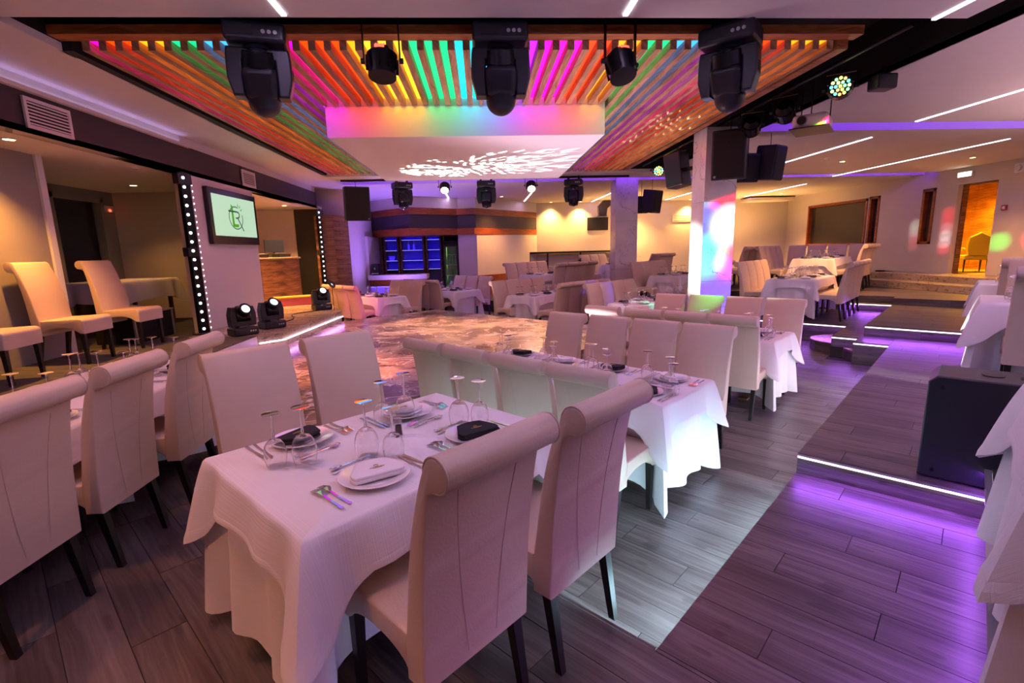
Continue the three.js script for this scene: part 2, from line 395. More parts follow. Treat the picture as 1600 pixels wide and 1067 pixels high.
{                                                                     // left side: niche with dark fascia, panel wall and the music booth
  const w = struct('wall_left');
  part(w, 'fascia', wbox(-4.2, -4.05, 2.9, 3.28, -13.0, 4, 3), M.darkFascia);
  part(w, 'upper_band', wbox(-4.2, -4.065, 3.28, 3.6, -13.0, 4, 3), M.ceiling);
  part(w, 'ledge', wbox(-4.065, -4.0, 3.262, 3.3, -7.55, 4, 3), M.ceiling);
  part(w, 'soffit', wbox(-6.7, -4.05, 2.9, 2.96, -13.4, 4, 3), M.ceiling);
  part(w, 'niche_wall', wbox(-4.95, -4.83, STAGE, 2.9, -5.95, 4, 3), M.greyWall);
  part(w, 'white_panel', wbox(-4.16, -4.05, STAGE, 2.9, -9.42, -7.42, 3), M.panelWhite);
  part(w, 'niche_end', wbox(-4.16, -4.05, STAGE, 2.9, -7.42, -7.3, 3), M.wall);
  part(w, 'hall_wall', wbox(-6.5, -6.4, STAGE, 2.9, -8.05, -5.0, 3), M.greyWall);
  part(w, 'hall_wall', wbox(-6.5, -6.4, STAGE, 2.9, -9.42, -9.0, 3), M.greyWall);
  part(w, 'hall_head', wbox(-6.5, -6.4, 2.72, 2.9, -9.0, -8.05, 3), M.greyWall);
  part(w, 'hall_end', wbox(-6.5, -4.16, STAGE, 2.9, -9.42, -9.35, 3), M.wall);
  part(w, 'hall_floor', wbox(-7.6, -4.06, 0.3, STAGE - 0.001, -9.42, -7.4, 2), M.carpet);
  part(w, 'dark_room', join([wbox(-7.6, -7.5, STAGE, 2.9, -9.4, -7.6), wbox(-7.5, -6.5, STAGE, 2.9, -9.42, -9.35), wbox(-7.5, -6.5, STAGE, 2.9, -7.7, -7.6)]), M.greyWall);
  part(w, 'booth_back', wbox(-6.7, -6.6, STAGE, 2.9, -13.4, -9.42, 3), M.wall);
  part(w, 'booth_side', wbox(-6.7, -4.16, STAGE, 2.9, -9.5, -9.43, 3), M.wall);
  part(w, 'booth_end', wbox(-6.7, -4.72, STAGE, 2.9, -13.5, -13.3, 3), M.wall);
  part(w, 'booth_dark_panel', wbox(-4.72, -4.05, STAGE, 2.9, -13.45, -13.25, 3), M.charcoal);
  part(w, 'outer_wall', wbox(-7.8, -7.62, -0.1, 4.2, RZ0, RZ1, 3), M.black);
  const bf = struct('door_2');
  for (const [y0, y1, z0, z1] of [[STAGE, 2.78, -9.06, -8.99], [STAGE, 2.78, -8.06, -7.99], [2.7, 2.78, -9.06, -7.99]]) part(bf, 'frame_board', wbox(-6.41, -6.36, y0, y1, z0, z1, 1), M.greyWall);
  struct('trim_1', wbox(-4.86, -4.8, STAGE, 2.9, -6.03, -5.95, 1), M.panelWhite);
  // wall behind the curved timber panel, then the bar recess
  struct('wall_left_far', wbox(-4.2, -3.5, -0.1, 3.6, -18.35, -13.5, 3), M.wall);
  const c = struct('trim_2');
  for (let r = 0; r < 9; r++) {                                       // curved timber boards
    const shape = new THREE.Shape();
    shape.moveTo(-4.12, 12.9); shape.quadraticCurveTo(-3.62, 12.94, -3.47, 13.6); shape.lineTo(-3.53, 13.6); shape.quadraticCurveTo(-3.68, 13.0, -4.12, 12.96); shape.closePath();
    const g = new THREE.ExtrudeGeometry(shape, { depth: 0.236, bevelEnabled: false, curveSegments: 10 }); g.rotateX(-Math.PI / 2);
    part(c, 'board', metreUV(g, 1), M.darkWood, [0, STAGE - 0.1 + r * 0.24, 0]);
  }
}

// ------------------------------------------------------------------ ceilings
const SX0 = -3.15, SX1 = 3.15, SZ0 = -4.5, SZ1 = -11.1;                // slatted field
{
  const c = struct('ceiling');
  part(c, 'near_ceiling', wbox(-3.27, 3.76, CEIL, CEIL + 0.06, -3.92, 4.2, 4), M.ceiling);
  part(c, 'side_ceiling', wbox(-7.7, -3.27, CEIL, CEIL + 0.06, -13.5, 4.2, 4), M.ceiling);
  part(c, 'right_ceiling', wbox(4.12, 14, CEIL, CEIL + 0.06, -7.1, 4.2, 4), M.ceiling);
  part(c, 'right_ceiling', wbox(4.12, 14, CEIL, CEIL + 0.06, -12.2, -7.56, 4), M.ceiling);
  part(c, 'far_ceiling', wbox(-7.7, 14, CEIL, CEIL + 0.06, -18.6, -12.62, 4), M.ceiling);
  part(c, 'middle_ceiling', wbox(-3.27, 4.12, CEIL, CEIL + 0.06, -12.2, -11.3, 4), M.ceiling);
  part(c, 'recess_roof', wbox(-7.8, 14, 3.95, 4.05, -18.7, 4.4), M.black);
  part(c, 'recess_side', wbox(-3.29, -3.27, CEIL + 0.06, 3.95, -11.32, -3.9), M.black);
  part(c, 'recess_side', wbox(-3.29, 3.76, CEIL + 0.06, 3.95, -3.92, -3.9), M.black);
  part(c, 'recess_side', wbox(4.12, 4.14, CEIL, 3.95, -11.3, 4), M.charcoal);
  part(c, 'recess_side', wbox(-3.29, 4.14, CEIL + 0.06, 3.95, -11.32, -11.3), M.black);
  part(c, 'recess_side', wbox(3.74, 3.76, CEIL + 0.06, 3.95, -3.9, 4), M.charcoal);
  // purple coves: slots whose far side is lit by a strip
  for (const [x0, x1, z0, z1] of [[4.14, RX1, -7.56, -7.1], [-3.6, RX1, -12.62, -12.2]]) {
    part(c, 'cove_roof', wbox(x0, x1, CEIL + 0.17, CEIL + 0.19, z0, z1), M.charcoal);
    part(c, 'cove_side', wbox(x0, x1, CEIL + 0.06, CEIL + 0.17, z0 - 0.02, z0), M.ceiling);
    part(c, 'cove_side', wbox(x0, x1, CEIL + 0.06, CEIL + 0.17, z1, z1 + 0.02), M.charcoal);
    const s = single('led_cove_strip', x0 > 0 ? 'purple light strip in the ceiling slot beyond the projector' : 'purple light strip in the ceiling slot before the far ceiling', 'led strip', wbox(x0, x1, CEIL + 0.08, CEIL + 0.13, z1 - 0.035, z1 - 0.015), LED.purple);
    for (let k = 0; k < 3; k++) { const w = (x1 - x0) / 3, x = x0 + w * (k + 0.5); areaLight(0x7a2cff, 7, w, 0.06, [x, CEIL + 0.1, z1 - 0.045], [x, CEIL + 0.1, z0]); }
  }
}
{                                                                     // slatted field: slats, light profiles between them, timber frame
  const t = struct('ceiling_slatted');
  
  const N = 50, pitch = (SX1 - SX0) / N, slatW = 0.058;
  const BX0 = -1.7, BX1 = 1.5, BZ0 = -6.07, BZ1 = -9.6;
  const slatGeo = new Map();
  const slat = (len, v) => { const k = len.toFixed(2) + v; if (!slatGeo.has(k)) { const g = new THREE.BoxGeometry(slatW, 0.1, len); const p = g.attributes.position, uv = g.attributes.uv; for (let i = 0; i < p.count; i++) uv.setXY(i, p.getZ(i) / 1.5 + v * 0.27, (p.getX(i) + p.getY(i)) / 1.2 + v * 0.19); slatGeo.set(k, g); } return slatGeo.get(k); };
  // one light colour for each gap, read off the photograph from the left
  const code = 'PRROOGGBBVVPPRRROYYYGGGCCBBVVPPPRROOGGBBVVPPRROOO';
  const hues = { P: [1, 0.0, 0.45], R: [1, 0.04, 0.0], O: [1, 0.28, 0.005], Y: [1, 0.46, 0.015], G: [0.0, 0.62, 0.16], C: [0.0, 0.62, 0.72], B: [0.03, 0.3, 1.0], V: [0.42, 0.01, 1.0] };
  const mats = {}; for (const k in hues) { mats[k] = glow(hues[k], 1.6); mats[k].name = 'led_' + k; }
  const runs = (x) => (x > BX0 - 0.03 && x < BX1 + 0.03 ? [[SZ0, BZ0], [BZ1, SZ1]] : [[SZ0, SZ1]]);
  for (let i = 0; i < N; i++) {
    const x = SX0 + pitch * (i + 0.5);
    for (const [z0, z1] of runs(x)) part(t, 'slat', slat(Math.abs(z1 - z0), i % 5), M.slat, [x, CEIL + 0.05, (z0 + z1) / 2]);
    if (i < N - 1) {
      const xc = x + pitch / 2, col = mats[code[i]];
      for (const [z0, z1] of runs(xc)) part(t, 'led_profile', box(pitch - slatW - 0.006, 0.03, Math.abs(z1 - z0) - 0.01), col, [xc, CEIL + 0.085, (z0 + z1) / 2]);
    }
  }
  // the light the front profiles throw down, three gaps to a light
  for (let i = 0; i < N - 1; i++) {
    const x = SX0 + pitch * (i + 1), h = new THREE.Color(...hues[code[i]]), over = x > BX0 && x < BX1;
    if (over) downLight(h, 5, 0.05, 0.3, x, CEIL - 0.006, -5.9);
    else if (i % 3 === 1) { downLight(h, 1.2, pitch * 2.6, 1.4, x, CEIL - 0.012, -5.28); downLight(h, 0.7, pitch * 2.6, 4.6, x, CEIL - 0.012, -8.5); }
  }
  part(t, 'backing_board', wbox(SX0 - 0.05, SX1 + 0.05, CEIL + 0.1, CEIL + 0.13, SZ1, SZ0, 2), M.charcoal);
  part(t, 'frame_board', wbox(SX0 - 0.14, SX1 + 0.14, CEIL + 0.07, CEIL + 0.14, SZ0, SZ0 + 0.13, 1), M.frameWood);
  part(t, 'frame_board', wbox(SX0 - 0.14, SX0 - 0.04, CEIL, CEIL + 0.15, SZ1, SZ0, 1), M.black);
  part(t, 'frame_board', wbox(SX1 + 0.0, SX1 + 0.1, CEIL, CEIL + 0.12, SZ1, SZ0, 1), M.frameWood);
  const b = struct('ceiling_drop_box');
  part(b, 'drop_box', wbox(BX0, BX1, 3.06, CEIL + 0.1, BZ1, BZ0, 4), mat(0xe9e9ea, 0.7));
}
{                                                                     // light lines let into the ceilings
  const lines = [
    ['over the front table', -1.31, -3.88, -0.6], ['over the long table', 1.1, -3.87, -0.6], ['at the edge of the near ceiling', 3.5, -3.93, -0.6],
    ['beyond the black rail', 6.2, -7.05, -3.2], ['between the two purple ceiling slots', 6.35, -10.8, -8.05], ['over the lit steps', 9.0, -12.57, -8.3],
    ['near the tinted window', 9.3, -17.4, -14.07], ['above the bar shelves', -0.95, -16.1, -13.9], ['near the bar corner', 1.55, -17.6, -14.2],
    ['beside the marble pillar', 4.05, -18.2, -15.2], ['near the far wall vent', 6.7, -18.05, -15.8],
    ['over the side platform', 9.0, -7.0, -3.0],
  ];
  for (const [where, x, z0, z1] of lines) {
    const len = Math.abs(z1 - z0), zc = (z0 + z1) / 2;
    single('led_line_light', 'thin violet white light line in the ceiling ' + where, 'ceiling light', box(0.035, 0.012, len), LED.line, [x, CEIL - 0.004, zc]);
    downLight(where.startsWith('at the edge') ? 0xb468ff : 0xd8acff, where.startsWith('at the edge') ? 20 : 9, 0.05, len, x, CEIL - 0.02, zc);
  }
}
// pillars
{
  const a = struct('pillar_1'), b = struct('pillar_2');
  for (const [t, x0, x1, z0, z1] of [[a, 3.38, 3.87, -7.96, -7.5], [b, 3.4, 3.96, -13.05, -12.55]]) {
    let y = 0;
    [1.2, 1.2, 1.06].forEach((h) => { part(t, 'marble_slab', wbox(x0, x1, y + 0.002, y + h - 0.002, z0, z1, 1.4), M.pillar); y += h; });
  }
}

// ================================================================== CHAIRS
function chairProto() {
  const g = new THREE.Group(); g.name = 'dining_chair';
  const w = 0.45;
  // side outline of the upholstered back (z to the front, y up) with its roll at the top
  const s = new THREE.Shape();
  s.moveTo(-0.235, 0.315);
  s.bezierCurveTo(-0.245, 0.5, -0.25, 0.72, -0.302, 0.955);
  s.bezierCurveTo(-0.318, 0.965, -0.33, 0.97, -0.345, 0.975);
  s.absarc(-0.337, 1.022, 0.05, -Math.PI * 0.58, -Math.PI * 1.78, true);
  s.bezierCurveTo(-0.262, 0.99, -0.215, 0.85, -0.19, 0.7);
  s.bezierCurveTo(-0.175, 0.6, -0.165, 0.53, -0.15, 0.44);
  s.lineTo(-0.15, 0.315);
  s.closePath();
  const back = new THREE.ExtrudeGeometry(s, { depth: w - 0.024, bevelEnabled: true, bevelThickness: 0.012, bevelSize: 0.01, bevelOffset: -0.01, bevelSegments: 3, curveSegments: 14 });
  back.rotateY(-Math.PI / 2); back.translate((w - 0.024) / 2, 0, 0);
  // extrude runs along -x after the turn; z of the outline must point to the front
  const fix = (geo) => toCreasedNormals(geo, 0.7);
  part(g, 'backrest', fix(metreUV(back, 0.5)), M.leather);
  // seat: front view outline with an arched lower edge
  const side = new THREE.Shape();
  side.moveTo(-0.158, 0.345); side.lineTo(-0.158, 0.472);
  side.lineTo(0.2, 0.485); side.quadraticCurveTo(0.25, 0.485, 0.252, 0.44); side.lineTo(0.25, 0.325); side.lineTo(0.205, 0.325);
  side.quadraticCurveTo(0.15, 0.39, 0.03, 0.392); side.quadraticCurveTo(-0.1, 0.392, -0.15, 0.345); side.closePath();
  const seat = new THREE.ExtrudeGeometry(side, { depth: w - 0.036, bevelEnabled: true, bevelThickness: 0.015, bevelSize: 0.012, bevelOffset: -0.012, bevelSegments: 3, curveSegments: 8 });
  seat.rotateY(-Math.PI / 2); seat.translate((w - 0.036) / 2, 0, 0);
  part(g, 'seat', fix(metreUV(seat, 0.5)), M.leather);
  // seams and the welt round the roll
  const seam = (pts) => new THREE.TubeGeometry(new THREE.CatmullRomCurve3(pts.map((p) => V3(...p))), 14, 0.0013, 4);
  const bz = (y) => { const t = (y - 0.315) / 0.64; return -0.2455 - 0.058 * Math.pow(Math.max(0, t), 2.6); };
  for (const k of [-1, 1]) part(g, 'seam', seam([0.36, 0.5, 0.65, 0.8, 0.93].map((y) => [k * (0.06 + (y - 0.36) * 0.1), y, bz(y)])), M.leather);
  for (const k of [-1, 1]) part(g, 'welt', at(new THREE.TorusGeometry(0.0485, 0.0035, 6, 24), k * (w / 2 - 0.004), 1.022, -0.337, 0, Math.PI / 2), M.leather);
  const leg = (x, z0, z1) => { const q = new THREE.BoxGeometry(0.042, 0.36, 0.042), p = q.attributes.position; for (let i = 0; i < p.count; i++) { const top = p.getY(i) > 0; if (!top) { p.setX(i, p.getX(i) * 0.68); p.setZ(i, p.getZ(i) * 0.68 + (z1 - z0)); } } q.computeVertexNormals(); q.translate(x, 0.18, z0); return q; };
  part(g, 'leg', leg(0.185, 0.212, 0.22), M.leg); part(g, 'leg', leg(-0.185, 0.212, 0.22), M.leg);
  part(g, 'leg', leg(0.185, -0.19, -0.25), M.leg); part(g, 'leg', leg(-0.185, -0.19, -0.25), M.leg);
  return g;
}
const CH = chairProto();
CH.userData.base = 'dining_chair';
const chairSpots = [];
const faceOf = (dx, dz) => Math.atan2(dx, dz);
const DIR = { '+a': faceOf(CT, ST), '-a': faceOf(-CT, -ST), '+b': faceOf(ST, -CT), '-b': faceOf(-ST, CT), '+x': Math.PI / 2, '-x': -Math.PI / 2 };
function chair(x, z, y, dir, label, group) { chairSpots.push({ x, z, r: typeof dir === 'number' ? dir : DIR[dir] }); return copyOf(CH, [x, y, z], typeof dir === 'number' ? dir : DIR[dir], label, 'chair', group); }
const ORD = ['first', 'second', 'third', 'fourth', 'fifth'];
// a row of chairs; top = grid line of the back roll, spots = centres along the other axis, counted as `from` says
function chairRow(dir, line, spots, y, place, from, group) {
  spots.forEach((s, i) => {
    const sg = dir[0] === '+' ? 1 : -1, o = line + sg * 0.337;
    const [x, z] = dir[1] === 'a' ? W(o, s) : W(s, o);
    const jig = (hash(i, Math.round(line * 10), 31) - 0.5) * 0.03;
    chair(x, z, y, DIR[dir] + jig, 'cream leather chair ' + place + (spots.length > 1 ? ', ' + ORD[i] + ' from ' + from : ''), group);
  });
}
const run = (from, n, step) => Array.from({ length: n }, (_, i) => from + i * step);

// ================================================================== TABLES AND CLOTHS
function clothGeo(w, l, drop, corner, flare, sd, amp = 0.012, push = null, hem = 0) {
  const pts = [], N = 36;
  const sides = [[-w / 2, -l / 2, 1, 0, w], [w / 2, -l / 2, 0, 1, l], [w / 2, l / 2, -1, 0, w], [-w / 2, l / 2, 0, -1, l]];
  sides.forEach(([x, z, dx, dz, len], k) => {
    for (let i = 0; i < N; i++) {
      const e0 = i / N, u = lerp(e0, 0.5 - 0.5 * Math.cos(e0 * Math.PI), 0.6), s = u * len;  // denser towards the corners
      let nx = dz, nz = -dx;
      const fx = nx, fz = nz, dc = Math.min(s, len - s), px = x + dx * s, pz = z + dz * s;
      if (dc < 0.07) { const t = (1 - dc / 0.07) * 0.5, e = s < len / 2 ? sides[(k + 3) % 4] : sides[(k + 1) % 4]; nx = nx * (1 - t) + e[3] * t; nz = nz * (1 - t) - e[2] * t; const q = Math.hypot(nx, nz); nx /= q; nz /= q; }
      pts.push({ px, pz, nx, nz, dc, q: k * 7.3 + s, dent: push ? push(px, pz, fx, fz) * sstep(0.0, 0.08, dc) : 0 });
    }
  });
  const R = hem ? 2 : 11, pos = [], idx = [], uv = [];
  pos.push(0, 0, 0); uv.push(0, 0);
  const n = pts.length;
  for (let j = 0; j <= R; j++) {
    const t = hem ? 1 - hem * (1 - j / R) : j < 2 ? j * 0.03 : 0.03 + (0.97 * (j - 1)) / (R - 1);
    for (const p of pts) {
      const cp = Math.pow(Math.max(0, 1 - p.dc / 0.2), 1.25), L = drop + corner * cp + 0.014 * Math.sin(p.q * 5 + sd) * (1 - cp);
      const wave = Math.sin(p.q * 11 + sd * 2.1) * 0.6 + Math.sin(p.q * 23 + sd) * 0.4;
      const tt = Math.pow(t, 0.8), big = drop / 0.4;
      let off = j === 0 && !hem ? -0.006 : 0.002 + tt * flare + tt * amp * wave + tt * 0.1 * Math.exp(-Math.pow(p.dc / 0.045, 2)) - tt * 0.05 * big * Math.exp(-Math.pow((p.dc - 0.13) / 0.05, 2)) + tt * 0.03 * big * Math.exp(-Math.pow((p.dc - 0.27) / 0.07, 2));
      if (hem) off += j === 1 ? 0.0035 : 0.0008;
      if (p.dent) off = lerp(off, Math.min(off, -p.dent), sstep(0.16, 0.24, t * L));
      pos.push(p.px + p.nx * off, j === 0 && !hem ? 0 : -t * L - 0.001, p.pz + p.nz * off);
      uv.push((p.px + p.nx * t * L) / 0.7, (p.pz + p.nz * t * L) / 0.7);
    }
  }
  for (let i = 0; i < n; i++) { const k = (i + 1) % n; if (!hem) idx.push(0, 1 + k, 1 + i); for (let j = 0; j < R; j++) { const a0 = 1 + j * n + i, a1 = 1 + j * n + k, b0 = a0 + n, b1 = a1 + n; idx.push(a0, a1, b0, a1, b1, b0); } }
  const g = new THREE.BufferGeometry();
  g.setAttribute('position', new THREE.Float32BufferAttribute(pos, 3)); g.setAttribute('uv', new THREE.Float32BufferAttribute(uv, 2)); g.setIndex(idx);
  return toCreasedNormals(g, 0.9);
}
let clothSeed = 0;
const clothJobs = [];
// w runs along a (or x), l along b (or z); the cloths rest on the table and give way where a chair seat is pushed in
function table(x, z, y, w, l, turn, where, group) {
  const sd = ++clothSeed * 1.7;
  const t = thing('dining_table', 'table under white cloths ' + where, 'table', [x, y, z], turn, group);
  part(t, 'tabletop', box(w - 0.06, 0.03, l - 0.06), M.tableWood, [0, 0.728, 0]);
  for (const k of [-1, 1]) {                                            // two pedestals under the long axis
    const px = w > l ? k * (w / 2 - 0.35) : 0, pz = w > l ? 0 : k * (l / 2 - 0.35);
    part(t, 'pedestal', box(0.07, 0.69, 0.07), M.tableWood, [px, 0.366, pz]); part(t, 'foot', box(w > l ? 0.1 : 0.24, 0.022, w > l ? 0.24 : 0.1), M.tableWood, [px, 0.011, pz]);
  }
  clothJobs.push({ x, z, y, w, l, turn, where, group, sd });
}
function layCloths() {
  for (const { x, z, y, w, l, turn, where, group, sd } of clothJobs) {
    const c = Math.cos(turn), s = Math.sin(turn), loc = (X, Z) => [X * c - Z * s, X * s + Z * c];
    const near = chairSpots.filter((q) => Math.hypot(q.x - x, q.z - z) < Math.hypot(w, l) / 2 + 0.7).map((q) => ({ p: loc(q.x - x, q.z - z), f: loc(Math.sin(q.r), Math.cos(q.r)) }));
    const push = (px, pz, nx, nz) => {
      let d = 0;
      for (const { p, f } of near) {
        if (f[0] * nx + f[1] * nz > -0.7) continue;
        const rx = px - p[0], rz = pz - p[1], lat = Math.abs(rx * -f[1] + rz * f[0]), fwd = rx * f[0] + rz * f[1];
        if (fwd > -0.1) d = Math.max(d, Math.max(0, 0.268 - fwd) * (1 - sstep(0.24, 0.34, lat)));
      }
      return d;
    };
    single('tablecloth', 'long white tablecloth ' + where, 'tablecloth', clothGeo(w - 0.012, l - 0.012, 0.62, 0.09, 0.012, sd, 0.012, push), M.cloth, [x, y + 0.746, z], turn, group);
    const ov = thing('table_overlay', 'short white overlay cloth ' + where, 'tablecloth', [x, y + 0.75, z], turn, group);
    part(ov, 'cloth', clothGeo(w + 0.012, l + 0.012, 0.165, 0.22, 0.04, sd + 3, 0.008), M.cloth);
    part(ov, 'hem', clothGeo(w + 0.012, l + 0.012, 0.165, 0.22, 0.04, sd + 3, 0.008, null, 0.15), M.cloth);
  }
}

// ================================================================== TABLEWARE
const PROTO = {};
{
  const lathe = (pts, n = 28) => new THREE.LatheGeometry(pts.map(([r, y]) => new THREE.Vector2(r, y)), n);
  const glass = (h, r, rim, bowl) => {                                // stands upside down: rim below, foot on top
    const g = new THREE.Group();
    const c = [];
    for (let i = 0; i <= 14; i++) { const t = i / 14; const y = t * bowl, k = Math.sin(Math.PI * Math.min(1, 0.32 + 0.68 * t)); c.push([lerp(rim, r, Math.sin(Math.min(1, t * 2.2) * Math.PI / 2)) * (t < 0.45 ? 1 : Math.sqrt(Math.max(0, 1 - Math.pow((t - 0.45) / 0.56, 2)))) + 0.003, y]); }
    const inner = c.slice(0, -1).map(([q, y]) => [Math.max(0.0006, q - 0.0013), Math.max(0, y - 0.0008)]).reverse();
    part(g, 'bowl', lathe([...c, [0.0006, bowl], [0.0006, bowl - 0.0016], ...inner, c[0]]), M.glassSolid);
    part(g, 'stem', lathe([[0.004, bowl - 0.004], [0.006, bowl + 0.01], [0.0042, bowl + 0.03], [0.004, h - 0.02], [0.007, h - 0.008], [0.0005, h - 0.007]], 14), M.glassSolid);
    part(g, 'foot', lathe([[0.0005, h], [0.034, h], [0.0345, h - 0.0015], [0.02, h - 0.004], [0.007, h - 0.009], [0.0005, h - 0.009]], 28), M.glassSolid);
    return g;
  };
  PROTO.wine = glass(0.235, 0.045, 0.036, 0.125); PROTO.wine.name = 'wine_glass';
  PROTO.small = glass(0.215, 0.04, 0.032, 0.112); PROTO.small.name = 'white_wine_glass';
  // a coarser one for far tables
  const far = new THREE.Group(); far.name = 'far_wine_glass';
  part(far, 'bowl', lathe([[0.033, 0], [0.043, 0.05], [0.03, 0.095], [0.0006, 0.115], [0.0006, 0.112], [0.0285, 0.093], [0.0415, 0.05], [0.0318, 0], [0.033, 0]], 14), M.glassSolid);
  part(far, 'stem', lathe([[0.005, 0.112], [0.004, 0.19], [0.03, 0.2], [0.033, 0.205], [0.0005, 0.205]], 10), M.glassSolid);
  PROTO.far = far; PROTO.far.userData.base = 'wine_glass';
  const plate = new THREE.Group(); plate.name = 'dinner_plate';
  part(plate, 'plate_body', lathe([[0.0005, 0.004], [0.075, 0.004], [0.085, 0.008], [0.128, 0.019], [0.1315, 0.02], [0.1305, 0.022], [0.124, 0.0205], [0.086, 0.0115], [0.076, 0.0075], [0.0005, 0.007]], 48), M.porcelain);
  part(plate, 'foot_ring', lathe([[0.06, 0], [0.068, 0], [0.07, 0.005], [0.058, 0.005]], 32), M.porcelain);
  PROTO.plate = plate;
  const napkin = (m, name) => {
    const g = new THREE.Group(); g.name = name;
    const s = (k) => { const q = new THREE.Shape(); q.moveTo(-0.09 * k, 0.055); q.lineTo(0.085 * k, 0.055); q.quadraticCurveTo(0.1 * k, 0.05, 0.1 * k, 0.02); q.lineTo(0.06 * k, -0.055); q.quadraticCurveTo(0, -0.075, -0.06 * k, -0.055); q.lineTo(-0.1 * k, 0.02); q.quadraticCurveTo(-0.1 * k, 0.05, -0.09 * k, 0.055); return q; };
    const e = (k, d) => { const q = new THREE.ExtrudeGeometry(s(k), { depth: d, bevelEnabled: true, bevelThickness: 0.004, bevelSize: 0.004, bevelSegments: 2, curveSegments: 6 }); q.rotateX(Math.PI / 2); return q; };
    part(g, 'lower_fold', at(e(1, 0.006), 0, 0.015, 0), m);
    part(g, 'upper_fold', at(e(0.95, 0.006), -0.003, 0.029, -0.002, 0.05), m);
    const em = part(g, 'emblem', join([at(new THREE.TorusGeometry(0.008, 0.0012, 4, 16), 0, 0.0345, -0.006, Math.PI / 2), at(box(0.055, 0.0012, 0.0025), 0, 0.0345, 0.008), at(box(0.034, 0.0012, 0.0018), 0, 0.0345, 0.013)]), M.gold);
    em.userData.label = 'small gold printed emblem';
    return g;
  };
  PROTO.black = napkin(M.navy, 'folded_napkin'); PROTO.white = napkin(M.napkin, 'folded_napkin');
  PROTO.white.userData.base = 'folded_napkin';
  const flat = (fn, depth = 0.0022) => { const s = new THREE.Shape(); fn(s); const q = new THREE.ExtrudeGeometry(s, { depth, bevelEnabled: true, bevelThickness: 0.0006, bevelSize: 0.0006, bevelSegments: 1, curveSegments: 8 }); q.rotateX(-Math.PI / 2); q.translate(0, 0.0008, 0); return q; };
  // cutlery lies along z, working end towards -z
  const curve = (g, f) => { const p = g.attributes.position; for (let i = 0; i < p.count; i++) p.setY(i, p.getY(i) + f(p.getZ(i))); g.computeVertexNormals(); return g; };
  const handle = flat((s) => { s.moveTo(-0.0035, -0.02); s.lineTo(-0.006, -0.098); s.quadraticCurveTo(0, -0.104, 0.006, -0.098); s.lineTo(0.0035, -0.02); s.closePath(); });
  const forkHead = flat((s) => {
    s.moveTo(-0.0035, -0.022); s.lineTo(-0.0035, 0.025); s.quadraticCurveTo(-0.012, 0.035, -0.0125, 0.052); s.lineTo(-0.0115, 0.095); s.lineTo(-0.0095, 0.095); s.lineTo(-0.0078, 0.058); s.lineTo(-0.0062, 0.058); s.lineTo(-0.005, 0.096); s.lineTo(-0.0028, 0.096); s.lineTo(-0.0012, 0.058);
    s.lineTo(0.0012, 0.058); s.lineTo(0.0028, 0.096); s.lineTo(0.005, 0.096); s.lineTo(0.0062, 0.058); s.lineTo(0.0078, 0.058); s.lineTo(0.0095, 0.095); s.lineTo(0.0115, 0.095); s.lineTo(0.0125, 0.052); s.quadraticCurveTo(0.012, 0.035, 0.0035, 0.025); s.lineTo(0.0035, -0.022); s.closePath();
  });
  const fk = new THREE.Group(); fk.name = 'fork'; part(fk, 'handle', handle, M.steel); part(fk, 'tines', curve(forkHead.toNonIndexed(), (z) => (z < -0.02 ? 0.012 * Math.sin(Math.min(1, (-0.02 - z) / 0.05) * Math.PI) : 0)), M.steel); PROTO.fork = fk;
  const kn = new THREE.Group(); kn.name = 'table_knife';
  part(kn, 'handle', handle, M.steel);
  part(kn, 'blade', flat((s) => { s.moveTo(-0.0035, -0.022); s.lineTo(-0.005, 0.02); s.lineTo(-0.0085, 0.09); s.quadraticCurveTo(-0.006, 0.116, 0.006, 0.12); s.lineTo(0.005, 0.02); s.lineTo(0.0035, -0.022); s.closePath(); }, 0.0012), M.steel); PROTO.knife = kn;
  const sp = new THREE.Group(); sp.name = 'dessert_spoon';
  part(sp, 'handle', at(handle, 0, 0, 0), M.steel);
  const bowl = new THREE.SphereGeometry(1, 20, 8, 0, Math.PI * 2, Math.PI * 0.5, Math.PI * 0.5); bowl.scale(0.0155, 0.007, 0.025); bowl.translate(0, 0.0085, -0.062);
  part(sp, 'spoon_bowl', join([bowl, at(flat((s) => { s.moveTo(-0.0035, -0.022); s.lineTo(-0.003, 0.04); s.lineTo(0.003, 0.04); s.lineTo(0.0035, -0.022); s.closePath(); }), 0, 0.002, 0)]), mat(0xc9c9cc, 0.12, { metalness: 1, side: THREE.DoubleSide })); PROTO.spoon = sp;
}
